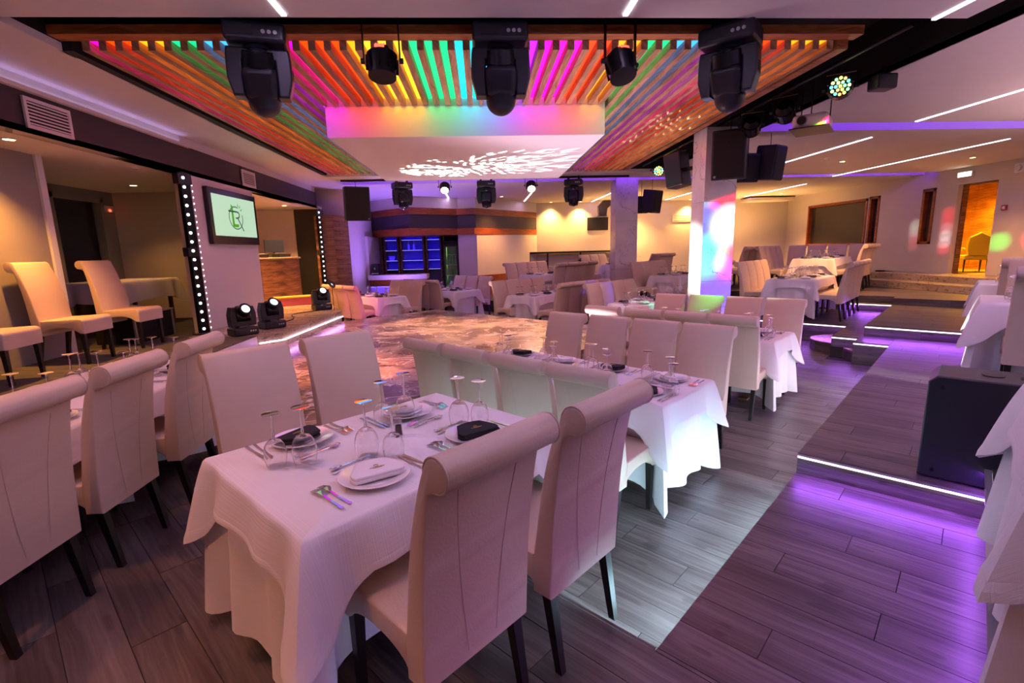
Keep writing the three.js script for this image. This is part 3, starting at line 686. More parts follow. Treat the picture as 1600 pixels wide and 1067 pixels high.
// one place setting; (x, z) = plate centre, f = unit direction the guest looks along
function setting(x, z, y, turn, where, group, o = {}) {
  const fx = Math.sin(turn), fz = Math.cos(turn), rx = -fz, rz = fx;  // f: where the guest looks, r: to the guest's right
  const p = (r, f) => [x + rx * r + fx * f, y, z + rz * r + fz * f];
  const lay = turn + Math.PI;                                          // local -z points where the guest looks
  if (o.plate !== false) copyOf(PROTO.plate, p(0, 0), 0, 'white dinner plate ' + where, 'plate', group);
  const nk = o.napkin ?? 'black', np = p(0.01, 0); np[1] += 0.009;
  if (nk) copyOf(PROTO[nk], np, lay + (o.twist ?? 0.15), (nk === 'black' ? 'black napkin ' : 'white napkin ') + where, 'napkin', group);
  const gl = o.glasses ?? [[0.1, 0.21], [0.15, 0.1]];
  gl.forEach(([r, f], i) => copyOf(o.far ? PROTO.far : i ? PROTO.small : PROTO.wine, p(r, f), 0.3 * i, (i ? 'smaller upturned glass ' : 'upturned wine glass ') + where, 'glass', group));
  if (o.cutlery) {
    const item = (k, r, f, rot, lab) => { const q = p(r, f); q[1] += 0.001; copyOf(PROTO[k], q, lay + rot, lab + ' ' + where, k === 'knife' ? 'knife' : k, group); };
    item('fork', -0.165, -0.01, 0.06, 'outer steel fork'); item('fork', -0.196, -0.02, 0.03, 'second steel fork');
    item('knife', 0.165, -0.02, -0.03, 'steel knife'); item('knife', 0.192, -0.025, 0.02, 'second steel knife');
    item('spoon', 0.0, 0.185, Math.PI / 2 + 0.1, 'steel dessert spoon'); item('fork', 0.01, 0.155, -Math.PI / 2 + 0.06, 'steel dessert fork');
  }
}

// ================================================================== FURNITURE IN PLACE
// T1: front table for four
{
  const [x, z] = W(-1.815, 1.14), y = L1, top = L1 + 0.753, G = 'front table';
  table(x, z, y, 0.9, 1.21, GRID, 'on the front table for four', G);
  const seatAt = (a, b, dir, lab) => { const [cx, cz] = W(a, b); chair(cx, cz, y, DIR[dir], lab, 'chairs at the front table'); };
  seatAt(-0.93 - 0.337, 0.92, '-a', 'cream rolled-back chair nearest the camera, beside the front table');
  seatAt(-0.9 - 0.337, 1.46, '-a', 'cream rolled-back chair at the front table beside the sunken grey floor');
  seatAt(-2.93 + 0.337, 0.95, '+a', 'cream chair facing the camera at the front table, nearer the stage');
  seatAt(-2.95 + 0.337, 1.5, '+a', 'cream chair facing the camera at the front table, nearer the long table');
  const set = (a, b, dir, where, o) => { const [px, pz] = W(a, b); setting(px, pz, top, DIR[dir], where, undefined, { cutlery: true, ...o }); };
  set(-1.55, 0.89, '-a', 'at the front table place nearest the camera', { napkin: 'white', twist: -0.25, glasses: [[0.09, 0.2], [0.145, 0.09]] });
  set(-2.13, 0.88, '+a', 'at the front table place nearest the stage', { glasses: [[0.1, 0.25], [0.185, 0.18]], twist: 0.3 });
  set(-2.07, 1.4, '+a', 'at the front table place facing the long table chairs', { napkin: 'white', glasses: [[0.05, 0.06], [0.17, 0.045]] });
  set(-1.57, 1.41, '-a', 'at the front table place by the sunken floor', { glasses: [[0.05, 0.16], [0.125, 0.095]], twist: -0.2 });
  const [sx, sz] = W(-1.85, 1.2), sh = thing('pepper_shaker', 'small glass pepper shaker among the glasses on the front table', 'shaker', [sx, top, sz]);
  part(sh, 'pepper', cyl(0.014, 0.016, 0.045, 12), M.pepper, [0, 0.0245, 0]);
  part(sh, 'jar', new THREE.LatheGeometry([[0.0005, 0.001], [0.019, 0.001], [0.0185, 0.05], [0.016, 0.062]].map(([r, h]) => new THREE.Vector2(r, h)), 16), M.glassThin);
  part(sh, 'cap', cyl(0.014, 0.017, 0.02, 14), M.silver, [0, 0.071, 0]);
}
// T0: table between the stage and the front table, set square to the room
{
  const y = L1, top = L1 + 0.753, G = 'table before the stage', wh = 'on the table before the carpeted stage';
  table(-2.56, -2.6, y, 0.9, 3.1, 0, wh, G);
  [-2.05, -2.63, -3.26].forEach((z, i) => chair(-1.84 - 0.337, z, y, DIR['-x'] + (i - 1) * 0.04, 'cream rolled-back chair ' + ORD[2 - i] + ' from the dance floor, beside the stage table', 'chairs along the stage table'));
  [-3.75, -3.2, -2.6, -2.0].forEach((z, i) => {
    setting(-2.29, z, top, DIR['-x'], 'at the stage table, ' + ORD[i] + ' place from the dance floor', G, { cutlery: true, napkin: i % 2 ? 'white' : 'black', glasses: [[0.12, 0.24], [0.2, 0.13]] });
  });
  [-3.85, -3.3].forEach((z, i) => setting(-2.83, z, top, DIR['+x'], 'on the stage side of the stage table, ' + ORD[i] + ' from the dance floor', G, { napkin: i % 2 ? 'black' : 'white', glasses: [[0.05, 0.18], [-0.1, 0.12]] }));
}
// T2: long table on the sunken floor
function longTable(a0, a1, b0, b1, y, tname, G, seats, far, cut) {
  const [x, z] = W((a0 + a1) / 2, (b0 + b1) / 2);
  table(x, z, y, a1 - a0, b1 - b0, GRID, 'on ' + tname, G);
  const top = y + 0.753;
  for (const [a, b, dir, nk, where] of seats) {
    const [px, pz] = W(a, b);
    setting(px, pz, top, DIR[dir], where, G, { far, cutlery: cut, napkin: nk, twist: range(-0.3, 0.3), glasses: [[0.1 + range(-0.02, 0.02), 0.17], [0.17, 0.08 + range(-0.02, 0.02)]] });
  }
}
{
  const n = 'the long table on the sunken floor', from = 'the walkway';
  const As = [-1.6, -2.12, -2.64, -3.14];
  longTable(-3.45, -1.375, 2.84, 3.66, 0, n, 'long table', [
    ...As.map((a, i) => [a, 3.47, '-b', i % 2 ? 'black' : 'white', 'far side of the long table, ' + ORD[i] + ' from the walkway']),
    ...As.map((a, i) => [a, 3.03, '+b', i % 2 ? 'white' : 'black', 'near side of the long table, ' + ORD[i] + ' from the walkway']),
  ], false, true);
  chairRow('+b', 2.31, [-1.64, -2.13, -2.63, -3.12], 0, 'on the near side of the long table', from, 'near chairs of the long table');
  chairRow('-b', 4.29, [-1.66, -2.15, -2.66, -3.18], 0, 'on the far side of the long table', from, 'far chairs of the long table');
}
{ // T3
  const As = [-1.72, -2.24, -2.76, -3.3];
  longTable(-3.55, -1.455, 5.48, 6.25, 0, 'the second long table near the rounded step', 'second long table', [
    ...As.map((a, i) => [a, 6.06, '-b', i % 2 ? 'black' : 'white', 'far side of second long table, ' + ORD[i] + ' from the walkway']),
    ...As.map((a, i) => [a, 5.67, '+b', i % 2 ? 'white' : 'black', 'near side of second long table, ' + ORD[i] + ' from the walkway']),
  ], false, true);
  chairRow('+b', 5.0, [-1.7, -2.18, -2.67, -3.2], 0, 'on the near side of the second long table', 'the walkway', 'near chairs of the second long table');
  chairRow('-b', 6.83, [-1.7, -2.19, -2.69, -3.2], 0, 'on the far side of the second long table', 'the walkway', 'far chairs of the second long table');
}
// tables that run away from the camera (long side along b)
function deepTable(a0, a1, b0, b1, y, tname, G, rows, nseats, sides) {
  const [x, z] = W((a0 + a1) / 2, (b0 + b1) / 2);
  table(x, z, y, a1 - a0, b1 - b0, GRID, 'on ' + tname, G);
  const top = y + 0.753, step = (b1 - b0 - 0.4) / (nseats - 1);
  for (let i = 0; i < nseats; i++) for (const k of [0, 1]) {
    const [px, pz] = W(k ? a1 - 0.19 : a0 + 0.19, b0 + 0.2 + step * i);
    setting(px, pz, top, DIR[k ? '-a' : '+a'], 'at ' + ORD[i] + ' place, ' + sides[k] + ' side of ' + tname, G, { far: true, napkin: (i + k) % 2 ? 'white' : 'black', twist: range(-0.3, 0.3), glasses: [[0.1, 0.15], [0.2, 0.1 + range(-0.03, 0.03)]] });
  }
  for (const [dir, line, spots, place, from] of rows) chairRow(dir, line, spots, y, place, from, G + ' chairs');
}
deepTable(-4.87, -4.1, 7.82, 9.85, 0, 'the rainbow pillar table', 'pillar table', [
  ['+a', -5.52, run(8.2, 4, 0.46), 'on dance floor side of rainbow pillar table', 'the camera'],
  ['-a', -3.46, run(8.3, 4, 0.46), 'on pillar side of rainbow pillar table', 'the camera'],
], 4, ['dance floor', 'pillar']);
deepTable(-7.63, -6.85, 8.03, 9.8, 0, 'the dance floor edge table', 'dance floor table', [
  ['+a', -7.98, run(8.05, 4, 0.46), 'on bar side of dance floor edge table', 'the dance floor'],
  ['-a', -6.1, run(8.15, 4, 0.46), 'on pillar side of dance floor edge table', 'the dance floor'],
], 4, ['bar', 'pillar']);
deepTable(-9.2, -8.5, 10.2, 12.1, L2, 'the wall shelf table', 'shelf table', [
  ['+a', -9.85, run(10.45, 4, 0.47), 'on bar side of the wall shelf table', 'the camera'],
  ['-a', -7.95, run(10.45, 4, 0.47), 'with back turned at the wall shelf table', 'the camera'],
], 4, ['bar', 'pillar']);
deepTable(-5.68, -4.95, 10.93, 12.35, L2, 'the marble pillar table', 'marble pillar table', [
  ['+a', -6.08, run(10.9, 4, 0.44), 'beside the grey marble pillar', 'the camera'],
  ['-a', -4.2, run(11.0, 3, 0.46), 'behind the rainbow pillar', 'the camera'],
], 3, ['marble pillar', 'rainbow pillar']);
deepTable(-2.95, -2.15, 10.45, 12.1, L2, 'the lit steps table', 'step table', [
  ['+a', -3.6, run(10.8, 4, 0.47), 'on pillar side of the lit steps table', 'the camera'],
  ['-a', -1.62, run(10.75, 4, 0.47), 'on stair side of the lit steps table', 'the camera'],
], 4, ['pillar', 'stair']);
deepTable(-3.3, -2.45, 13.6, 15.6, L4, 'the tinted window table', 'window table', [
  ['+a', -4.1, run(13.7, 4, 0.47), 'on pillar side of the tinted window table', 'the camera'],
  ['-a', -1.85, run(13.75, 4, 0.47), 'on door side of the tinted window table', 'the camera'],
], 4, ['pillar', 'door']);
chairRow('-a', -4.4, run(13.75, 4, 0.47), L4, 'turned away behind the tinted window table row', 'the camera', 'back to back chairs');
{ // bench of chairs along the window wall, at the end of the window table
  chairRow('-b', 16.5, run(-3.9, 4, 0.5), L4, 'in the row against the window wall', 'the far corner', 'chairs against the window wall');
}
deepTable(-8.55, -7.85, 13.2, 14.9, L3, 'the farthest table', 'farthest table', [
  ['+a', -9.1, run(13.1, 3, 0.48), 'at the farthest table below black wall panel', 'the camera'],
], 3, ['bar', 'window']);
chairRow('-a', -6.7, run(13.2, 3, 0.48), L3, 'with back turned beyond the grey marble pillar', 'the camera', 'far terrace chairs');
chairRow('+a', -6.2, [14.9, 15.5], L3, 'against the far wall of the terrace', 'the grey pillar', 'chairs against the far wall');
// tables at the bar end of the dance floor (long side along a)
function wideTable(a0, a1, b0, b1, y, tname, G, rows) {
  const [x, z] = W((a0 + a1) / 2, (b0 + b1) / 2);
  table(x, z, y, a1 - a0, b1 - b0, GRID, 'on ' + tname, G);
  for (let i = 0; i < 3; i++) for (const k of [0, 1]) {
    const [px, pz] = W(a1 - 0.22 - i * 0.4, k ? b1 - 0.18 : b0 + 0.18);
    setting(px, pz, y + 0.753, DIR[k ? '-b' : '+b'], 'at ' + ORD[i] + ' place, ' + (k ? 'far' : 'near') + ' side of ' + tname, G, { far: true, napkin: (i + k) % 2 ? 'white' : 'black', glasses: [[0.1, 0.14], [0.18, 0.1]] });
  }
  for (const [dir, line, spots, place, from] of rows) chairRow(dir, line, spots, y, place, from, G + ' chairs');
}
wideTable(-11.2, -9.8, 6.05, 6.8, 0, 'the bar counter table', 'bar table', [
  ['+b', 5.52, [-10.02, -10.52, -11.02], 'turned to the bar, beside the stage', 'the dance floor'],
  ['-b', 7.27, [-9.92, -10.36, -10.8], 'facing the stage at bar counter table', 'the dance floor'],
]);
wideTable(-11.2, -9.59, 8.12, 9.0, 0, 'the drinks fridge table', 'fridge table', [
  ['+b', 7.72, [-9.95, -10.45, -10.9], 'on near side of the drinks fridge table', 'the dance floor'],
  ['-b', 9.45, [-9.78, -10.3, -10.8], 'on far side of the drinks fridge table', 'the dance floor'],
]);
// side platform: tables that run off to the side
function sideTable(a0, b0, b1, tname, G) {
  const a1 = a0 + 1.7, [x, z] = W((a0 + a1) / 2, (b0 + b1) / 2);
  table(x, z, RP, a1 - a0, b1 - b0, GRID, 'on ' + tname, G);
  for (let i = 0; i < 2; i++) for (const k of [0, 1]) { const [px, pz] = W(a0 + 0.3 + i * 0.5, k ? b1 - 0.19 : b0 + 0.19); setting(px, pz, RP + 0.753, DIR[k ? '-b' : '+b'], 'at ' + ORD[i] + ' place, ' + (k ? 'far' : 'near') + ' side of ' + tname, G, { far: true, napkin: i ? 'black' : 'white', glasses: [[0.1, 0.12], [-0.12, 0.16]] }); }
}
sideTable(0.06, 5.7, 6.5, 'the subwoofer table', 'subwoofer table');
chairRow('+b', 5.2, [0.44, 0.94], RP, 'turned away behind the black subwoofer', 'the walkway', 'chairs behind the subwoofer');
chairRow('-b', 7.0, [0.46, 0.96], RP, 'facing the camera at the subwoofer table', 'the walkway', 'chairs beyond the subwoofer table');
sideTable(0.04, 8.0, 8.85, 'the lobby door table', 'lobby side table');
chairRow('+b', 7.5, [0.42, 0.92], RP, 'turned away at the lobby door table', 'the walkway', 'chairs by the lobby side table');
{
  const [x, z] = W(0.2 + 0.85, 2.2);
  table(x, z, RP, 1.7, 0.95, GRID, 'on the side platform before the subwoofer', 'near side table');
}
// chairs on the carpeted stage, facing the room
[-4.62, -5.52, -6.4].forEach((z, i) => chair(-4.39, z, STAGE, DIR['+x'] + [0.1, 0.04, -0.02][i], 'cream chair on the carpeted stage, ' + ORD[2 - i] + ' from the light column', 'chairs on the carpeted stage'));
layCloths();

// ================================================================== STEP LIGHTS
function stepLED(a0, a1, b, y, where, k = 1) {                        // strip under a nosing, looks towards -b
  const [x, z] = W((a0 + a1) / 2, b - 0.022), w = a1 - a0;
  const t = thing('led_step_light', 'violet white light strip under the edge of ' + where, 'led strip', [x, y - 0.022, z], GRID);
  part(t, 'light_strip', box(w, 0.014, 0.014), LED.violet);
  part(t, 'nosing', box(w, 0.006, 0.03), M.silver, [0, 0.0125, 0.0]);
  const [lx, lz] = W((a0 + a1) / 2, b - 0.035), [tx, tz] = W((a0 + a1) / 2, b - 0.5);
  areaLight(0xa346ff, 24 * k, w, 0.03, [lx, y - 0.035, lz], [tx, y - 0.45, tz]);
}
stepLED(-0.765, 0.18, 3.69, L2, 'the first walkway step', 1.1);
stepLED(-1.15, 0.05, 9.13, L3, 'the upper walkway step', 1.2);
stepLED(-1.185, -0.76, 8.47, L2, 'the walkway corner by the rounded step', 0.8);
stepLED(-1.525, -1.2, 8.86, L2, 'the pink step by the rounded step', 0.8);
stepLED(-3.9, -1.54, 10.1, L2, 'the terrace below the step table', 0.9);
stepLED(-1.9, -1.17, 12.45, L3, 'the step behind the step table', 1.3);
stepLED(-9.4, -8.0, 10.1, L2, 'the terrace behind the fridge table', 1);
{ // strip along the side platform, looks towards the walkway
  const [x, z] = W(0.17, 4.6);
  const t = thing('led_step_light', 'violet light strip along the side platform under the hanging tablecloths', 'led strip', [x, RP - 0.03, z], GRID);
  part(t, 'light_strip', box(0.014, 0.014, 8.4), LED.violet);
  part(t, 'nosing', box(0.03, 0.006, 8.4), M.silver, [0, 0.0125, 0]);
  for (let k = 0; k < 3; k++) { const b = 1.8 + k * 2.8, [lx, lz] = W(0.155, b), [tx, tz] = W(-0.4, b); areaLight(0xa84eff, 19, 2.8, 0.03, [lx, RP - 0.045, lz], [tx, RP - 0.9, tz]); }
}
{ // cool strips under the front platform edges that light the sunken floor
  for (const [a0, a1, b, side, where] of [[-3.5, -0.8, 1.585, 'b', 'the front platform, facing the long table'], [-0.74, 0, 0, 'a', 'the walkway, facing the long table']]) {
    if (side === 'b') {
      const [x, z] = W((a0 + a1) / 2, b + 0.012), w = a1 - a0, t = thing('led_step_light', 'cool white light strip under the edge of ' + where, 'led strip', [x, L1 - 0.03, z], GRID);
      part(t, 'light_strip', box(w, 0.014, 0.014), LED.cool);
      const [lx, lz] = W((a0 + a1) / 2, b + 0.012), [tx, tz] = W((a0 + a1) / 2, b + 1);
      areaLight(0xbcecff, 62, w, 0.03, [lx, L1 - 0.035, lz], [tx, L1 - 0.02, tz]);
    } else {
      const [x, z] = W(a0, 2.66), t = thing('led_step_light', 'cool white light strip under the edge of ' + where, 'led strip', [x, L1 - 0.03, z], GRID);
      part(t, 'light_strip', box(0.014, 0.014, 2), LED.cool);
      const [lx, lz] = W(a0 - 0.012, 2.66), [tx, tz] = W(a0 - 1, 2.66);
      areaLight(0xbcecff, 62, 2, 0.03, [lx, L1 - 0.035, lz], [tx, L1 - 0.02, tz]);
      const [mx, mz] = W(a0 - 0.012, 5.8), [ux, uz] = W(a0 - 1, 5.8), u = thing('led_step_light', 'cool white light strip under the edge of the raised walkway beside the second long table', 'led strip', [W(a0, 5.8)[0], L2 - 0.03, W(a0, 5.8)[1]], GRID);
      part(u, 'light_strip', box(0.014, 0.014, 4), LED.cool);
      areaLight(0xf4eeff, 26, 4, 0.03, [mx, L2 - 0.035, mz], [ux, L2 - 0.1, uz]);
    }
  }
}
{ // lavender strip behind the ledge over the dark fascia
  single('led_ledge_strip', 'hidden lavender light strip on the ledge above the dark fascia', 'led strip', wbox(-4.05, -4.035, 3.302, 3.312, -7.4, -0.5), glow([0.8, 0.62, 1], 1.2));
  for (let k = 0; k < 2; k++) areaLight(0xb89cff, 1.8, 3.4, 0.03, [-4.03, 3.318, -2.2 - k * 3.5], [-3.7, 3.6, -2.2 - k * 3.5]);
}
{ // stage edge strip, three runs
  const pts = [[-3.1, -6.9], [-2.86, -7.16], [-2.72, -9.68]];
  const t = thing('led_stage_strip', 'pink white light strip let into the stone stage edge', 'led strip', [0, STAGE - 0.11, 0]);
  for (let i = 0; i < 2; i++) {
    const [x0, z0] = pts[i], [x1, z1] = pts[i + 1], len = Math.hypot(x1 - x0, z1 - z0), ang = Math.atan2(-(z1 - z0), x1 - x0);
    part(t, 'light_strip', box(len, 0.016, 0.012), LED.violet, [(x0 + x1) / 2 + 0.004, 0, (z0 + z1) / 2], [0, ang, 0]);
    const nx = -(z1 - z0) / len, nz = (x1 - x0) / len, cx = (x0 + x1) / 2 + nx * 0.02, cz = (z0 + z1) / 2 + nz * 0.02;
    areaLight(0xd070ff, 9, len, 0.03, [cx, STAGE - 0.11, cz], [cx + nx, STAGE - 0.7, cz + nz]);
  }
}

// ================================================================== STAGE LIGHTS
function movingHeadProto(standing) {
  const g = new THREE.Group(); g.name = 'moving_head_light';
  const up = standing ? 1 : -1;                                        // base below or above
  const base = part(g, 'base', join([at(rbox(0.42, 0.14, 0.3, 0.03), 0, 0.07 * up, 0), at(cyl(0.1, 0.12, 0.03, 24), 0, 0.155 * up, 0)]), M.blackPlastic);
  part(base, 'display_panel', box(0.14, 0.06, 0.006), M.charcoal, [-0.08, 0.07 * up, 0.152]);
  for (const x of [0.06, 0.1, 0.14]) part(base, 'socket', at(cyl(0.014, 0.014, 0.01, 12), 0, 0, 0, Math.PI / 2), M.silver, [x, 0.075 * up, 0.152]);
  const yoke = new THREE.Shape();
  yoke.moveTo(-0.2, 0); yoke.lineTo(0.2, 0); yoke.quadraticCurveTo(0.21, 0.02, 0.21, 0.2); yoke.lineTo(0.18, 0.31); yoke.lineTo(0.13, 0.31); yoke.lineTo(0.125, 0.06); yoke.lineTo(-0.125, 0.06); yoke.lineTo(-0.13, 0.31); yoke.lineTo(-0.18, 0.31); yoke.lineTo(-0.21, 0.2); yoke.quadraticCurveTo(-0.21, 0.02, -0.2, 0);
  const yg = new THREE.ExtrudeGeometry(yoke, { depth: 0.1, bevelEnabled: true, bevelThickness: 0.02, bevelSize: 0.015, bevelSegments: 3, curveSegments: 6 }); yg.translate(0, 0, -0.05);
  if (!standing) yg.rotateZ(Math.PI);
  const y = part(g, 'yoke', yg, M.blackPlastic, [0, 0.17 * up, 0]);
  for (const s of [-1, 1]) for (let k = 0; k < 4; k++) part(y, 'cooling_slot', box(0.004, 0.006, 0.06), M.black, [s * 0.226, up * (0.12 + k * 0.018), 0]);
  return g;
}
function headParts(g, tilt, standing, lit) {
  const up = standing ? 1 : -1;
  const pivot = new THREE.Group();
  const h = part(g, 'head', rbox(0.235, 0.25, 0.22, 0.05, 4), M.blackPlastic, [0, 0.37 * up, 0], [tilt, 0, 0]);
  part(h, 'rear_housing', at(new THREE.CapsuleGeometry(0.119, 0.07, 8, 28), 0, 0, -0.1, Math.PI / 2), M.blackPlastic);
  part(h, 'front_barrel', at(cyl(0.105, 0.115, 0.1, 28), 0, 0, 0.15, Math.PI / 2), M.blackMetal);
  part(h, 'lens', at(new THREE.SphereGeometry(0.09, 24, 8, 0, Math.PI * 2, 0, 0.9), 0, 0, 0.145, Math.PI / 2), lit ?? mat(0x20242c, 0.05, { clearcoat: 1 }));
  for (let k = 0; k < 6; k++) part(h, 'vent_slot', box(0.12, 0.005, 0.004), M.black, [0, 0.111, 0], [0, 0, 0]).position.set(0, 0.127, -0.05 + k * 0.014);
  part(h, 'maker_plate', box(0.05, 0.003, 0.012), M.silver, [0, 0.119, -0.13]);
  return g;
}
function clampTo(g, y) { part(g, 'hanging_clamp', box(0.05, y, 0.04), M.blackMetal, [-0.12, y / 2, 0]); part(g, 'hanging_clamp', box(0.05, y, 0.04), M.blackMetal, [0.12, y / 2, 0]); }
function hangHead(x, y, z, turn, tilt, label, lit) {
  const g = headParts(movingHeadProto(false), tilt, false, lit); clampTo(g, 0.14);
  g.name = numbered('moving_head_light'); g.position.set(x, y, z); g.rotation.y = turn; scene.add(g);
  return tag(g, label, 'stage light');
}
function standHead(x, y, z, turn, tilt, label, lit, s = 0.8) {
  const g = headParts(movingHeadProto(true), tilt, true, lit);
  g.name = numbered('moving_head_light'); g.position.set(x, y, z); g.rotation.y = turn; g.scale.setScalar(s); scene.add(g);
  return tag(g, label, 'stage light');
}
// steel pipes that carry the lamps
single('lighting_pipe', 'black pipe in the ceiling recess above the front stage lights', 'pipe', at(cyl(0.025, 0.025, 6.5, 14), 0.2, 3.58, -4.12, 0, 0, Math.PI / 2), M.blackMetal);
single('lighting_pipe', 'black pipe behind the white ceiling box carrying the far stage lights', 'pipe', at(cyl(0.025, 0.025, 6.6, 14), 0.2, 3.38, -11.8, 0, 0, Math.PI / 2), M.blackMetal);
single('lighting_pipe', 'black pipe in the dark recess along the slatted ceiling', 'pipe', at(cyl(0.022, 0.022, 6.9, 14), 3.62, 3.5, -7.7, Math.PI / 2), M.blackMetal);
hangHead(-1.61, 3.42, -4.14, 0.25, -1.15, 'black moving head lamp hanging before the left end of the rainbow slats');
hangHead(0.2, 3.42, -4.14, 0, -1.3, 'black moving head lamp hanging in front of the white ceiling box');
hangHead(2.02, 3.42, -4.14, -0.75, -1.15, 'black moving head lamp turned sideways before the right slats');
hangHead(-1.74, 3.32, -11.8, 0.5, 1.3, 'far moving head lamp hanging nearest the big wall loudspeaker');
hangHead(0.17, 3.32, -11.8, 0, 1.35, 'far moving head lamp hanging in the middle behind the white box');
hangHead(2.2, 3.32, -11.8, -0.3, 1.35, 'far moving head lamp hanging nearest the grey marble pillar');

function parCan(x, y, z, turn, tilt, hang, label, lens, rear) {
  const g = thing('par_can', label, 'stage light', [x, y, z], turn);
  const can = part(g, 'housing', join([at(cyl(0.1, 0.115, 0.16, 28), 0, 0, 0.04, Math.PI / 2), at(cyl(0.06, 0.1, 0.06, 28), 0, 0, -0.07, -Math.PI / 2)]), M.blackMetal, [0, 0, 0], [tilt, 0, 0]);
  for (let k = 0; k < 10; k++) { const t = (k / 10) * Math.PI * 2; part(can, 'cooling_fin', box(0.004, 0.02, 0.12), M.blackMetal, [Math.sin(t) * 0.112, Math.cos(t) * 0.112, 0.03], [0, 0, -t]); }
  part(can, 'face', at(cyl(0.104, 0.104, 0.006, 28), 0, 0, 0.122, Math.PI / 2), M.black);
  if (lens) for (let i = 0; i < 19; i++) { const r = i === 0 ? 0 : i < 7 ? 0.038 : 0.076, t = i < 7 ? (i / 6) * Math.PI * 2 : (i / 12) * Math.PI * 2; part(can, 'led_lens', at(cyl(0.015, 0.015, 0.006, 12), 0, 0, 0, Math.PI / 2), Array.isArray(lens) ? lens[i % lens.length] : lens, [r * Math.cos(t), r * Math.sin(t), 0.127]); }
  if (rear) { const d = part(can, 'rear_display_light', box(0.07, 0.004, 0.04), rear, [0, 0.102, -0.05], [0, 0, 0]); for (let k = 0; k < 4; k++) part(can, 'rear_led', box(0.008, 0.008, 0.01), rear, [-0.03 + k * 0.02, 0.07, -0.09]); }
  for (const s of [-1, 1]) { part(g, 'yoke_arm', box(0.01, hang, 0.025), M.blackMetal, [s * 0.135, hang / 2, 0]); part(g, 'knob', at(cyl(0.02, 0.02, 0.03, 10), 0, 0, 0, 0, 0, Math.PI / 2), M.blackPlastic, [s * 0.145, 0, 0]); }
  part(g, 'yoke_bar', box(0.28, 0.01, 0.025), M.blackMetal, [0, hang, 0]);
  return g;
}
const redGlow = glow([1, 0.06, 0.03], 3), warmDots = glow([1.0, 0.72, 0.5], 5);
const rainbowDots = [glow([1, 0.85, 0.1], 3), glow([0.2, 1, 0.3], 2.5), glow([1, 0.9, 0.2], 3), glow([0.1, 0.8, 0.9], 2.5), glow([1, 0.3, 0.1], 2.5)];
parCan(-0.7, 3.19, -4.14, 0, 1.35, 0.38, 'small black lamp with red display hanging between the first two moving heads', null, redGlow);
parCan(1.14, 3.17, -4.14, 0.3, 1.15, 0.4, 'small black lamp with red display hanging beside the sideways moving head', null, redGlow);
parCan(-0.77, 3.2, -11.75, 0, 0.75, 0.16, 'far round lamp with lit warm dots nearest the bar', warmDots);
parCan(1.2, 3.2, -11.75, 0, 0.75, 0.16, 'far round lamp with lit warm dots nearest the pillars', warmDots);
parCan(3.75, 3.31, -5.25, -0.62, 0.12, 0.14, 'round lamp with multicoloured dots above the projector', rainbowDots);
parCan(3.66, 3.3, -6.05, 2.4, 0.4, 0.16, 'dark lamp on the rail behind the projector', null);
parCan(3.64, 3.3, -6.75, 2.6, 0.5, 0.16, 'dark lamp on the rail above the pillar loudspeakers', null);
parCan(3.66, 3.28, -10.3, -0.3, 0.3, 0.18, 'lamp with coloured dots on the rail before the grey marble pillar', rainbowDots);
parCan(3.7, 3.28, -9.3, 2.2, 0.4, 0.18, 'dark lamp on the rail between the two pillars', null);
// spot light of the lamps that are switched on
spot(0xffb088, 90, [-0.77, 3.1, -11.6], [-1.0, DANCE, -8.6], 20, 0.9, 2);
spot(0xffb088, 90, [1.2, 3.1, -11.6], [0.3, DANCE, -8.2], 20, 0.9, 2);
spot(0xff9068, 60, [-0.7, 3.0, -4.3], [-1.6, DANCE, -5.6], 18, 0.9, 2);
// coloured beams on the near pillar and the right-hand wall, source unseen, set in an assumed effect lamp
{
  const from = [4.05, 3.22, -5.1];
  const t = thing('assumed_effect_light', 'assumed black effect lamp beside the projector, placed to colour the pillar and wall', 'stage light', [4.0, 3.28, -5.0]);
  part(t, 'housing', rbox(0.2, 0.14, 0.16, 0.02), M.blackPlastic);
  part(t, 'bracket', box(0.03, 0.1, 0.03), M.blackMetal, [0, 0.1, 0]);
  const beam = (c, i, to, deg, pen = 0.5) => spot(c, i, from, to, deg, pen, 0.6);
  beam(0xff0c28, 58, [3.64, 2.56, -7.5], 7.3, 1);
  beam(0x10e030, 32, [3.4, 2.5, -7.5], 4.4, 1);
  beam(0xf4f6ff, 42, [3.78, 2.05, -7.5], 7.5, 1);
  beam(0x1446ff, 58, [3.42, 2.22, -7.5], 5.5, 1);
  beam(0x1446ff, 50, [3.44, 1.92, -7.5], 5.2, 1);
  beam(0x08e8a8, 55, [3.5, 1.6, -7.5], 7.0, 1);
  beam(0xff2858, 50, [3.84, 1.52, -7.5], 6.0, 1);
  beam(0x3c18ff, 75, [3.6, 1.12, -7.5], 8.3, 1);
  beam(0x30ff60, 42, [3.05, 0.85, -6.75], 4.7, 1);
  // wall beside the lobby door
  for (const [y, c] of [[2.4, 0xff1830], [2.22, 0xff1830], [2.02, 0xff90a0], [1.84, 0xffe8ec], [1.66, 0xffd0d8], [1.5, 0xff3048]]) beam(c, 210, [11.5, y, -11.82], 0.95, 1);
  beam(0x10ff50, 300, [11.5, 1.66, -10.5], 1.6, 1);
  beam(0xff4858, 260, [11.5, 1.72, -9.75], 2.0, 0.4);
  for (const [y, c] of [[2.15, 0xf0fff6], [1.98, 0xf0fff6], [1.82, 0xff90a0], [1.64, 0xff4060]]) beam(c, 100, [11.5, y, -12.72], 0.9, 0.8);
}
{
  // white wash on the dance floor side of that pillar, source unseen, set near the far round lamp
  spot(0xf4fff6, 260, [1.35, 3.1, -11.55], [3.38, 1.5, -7.72], 8, 0.5, 1);
}
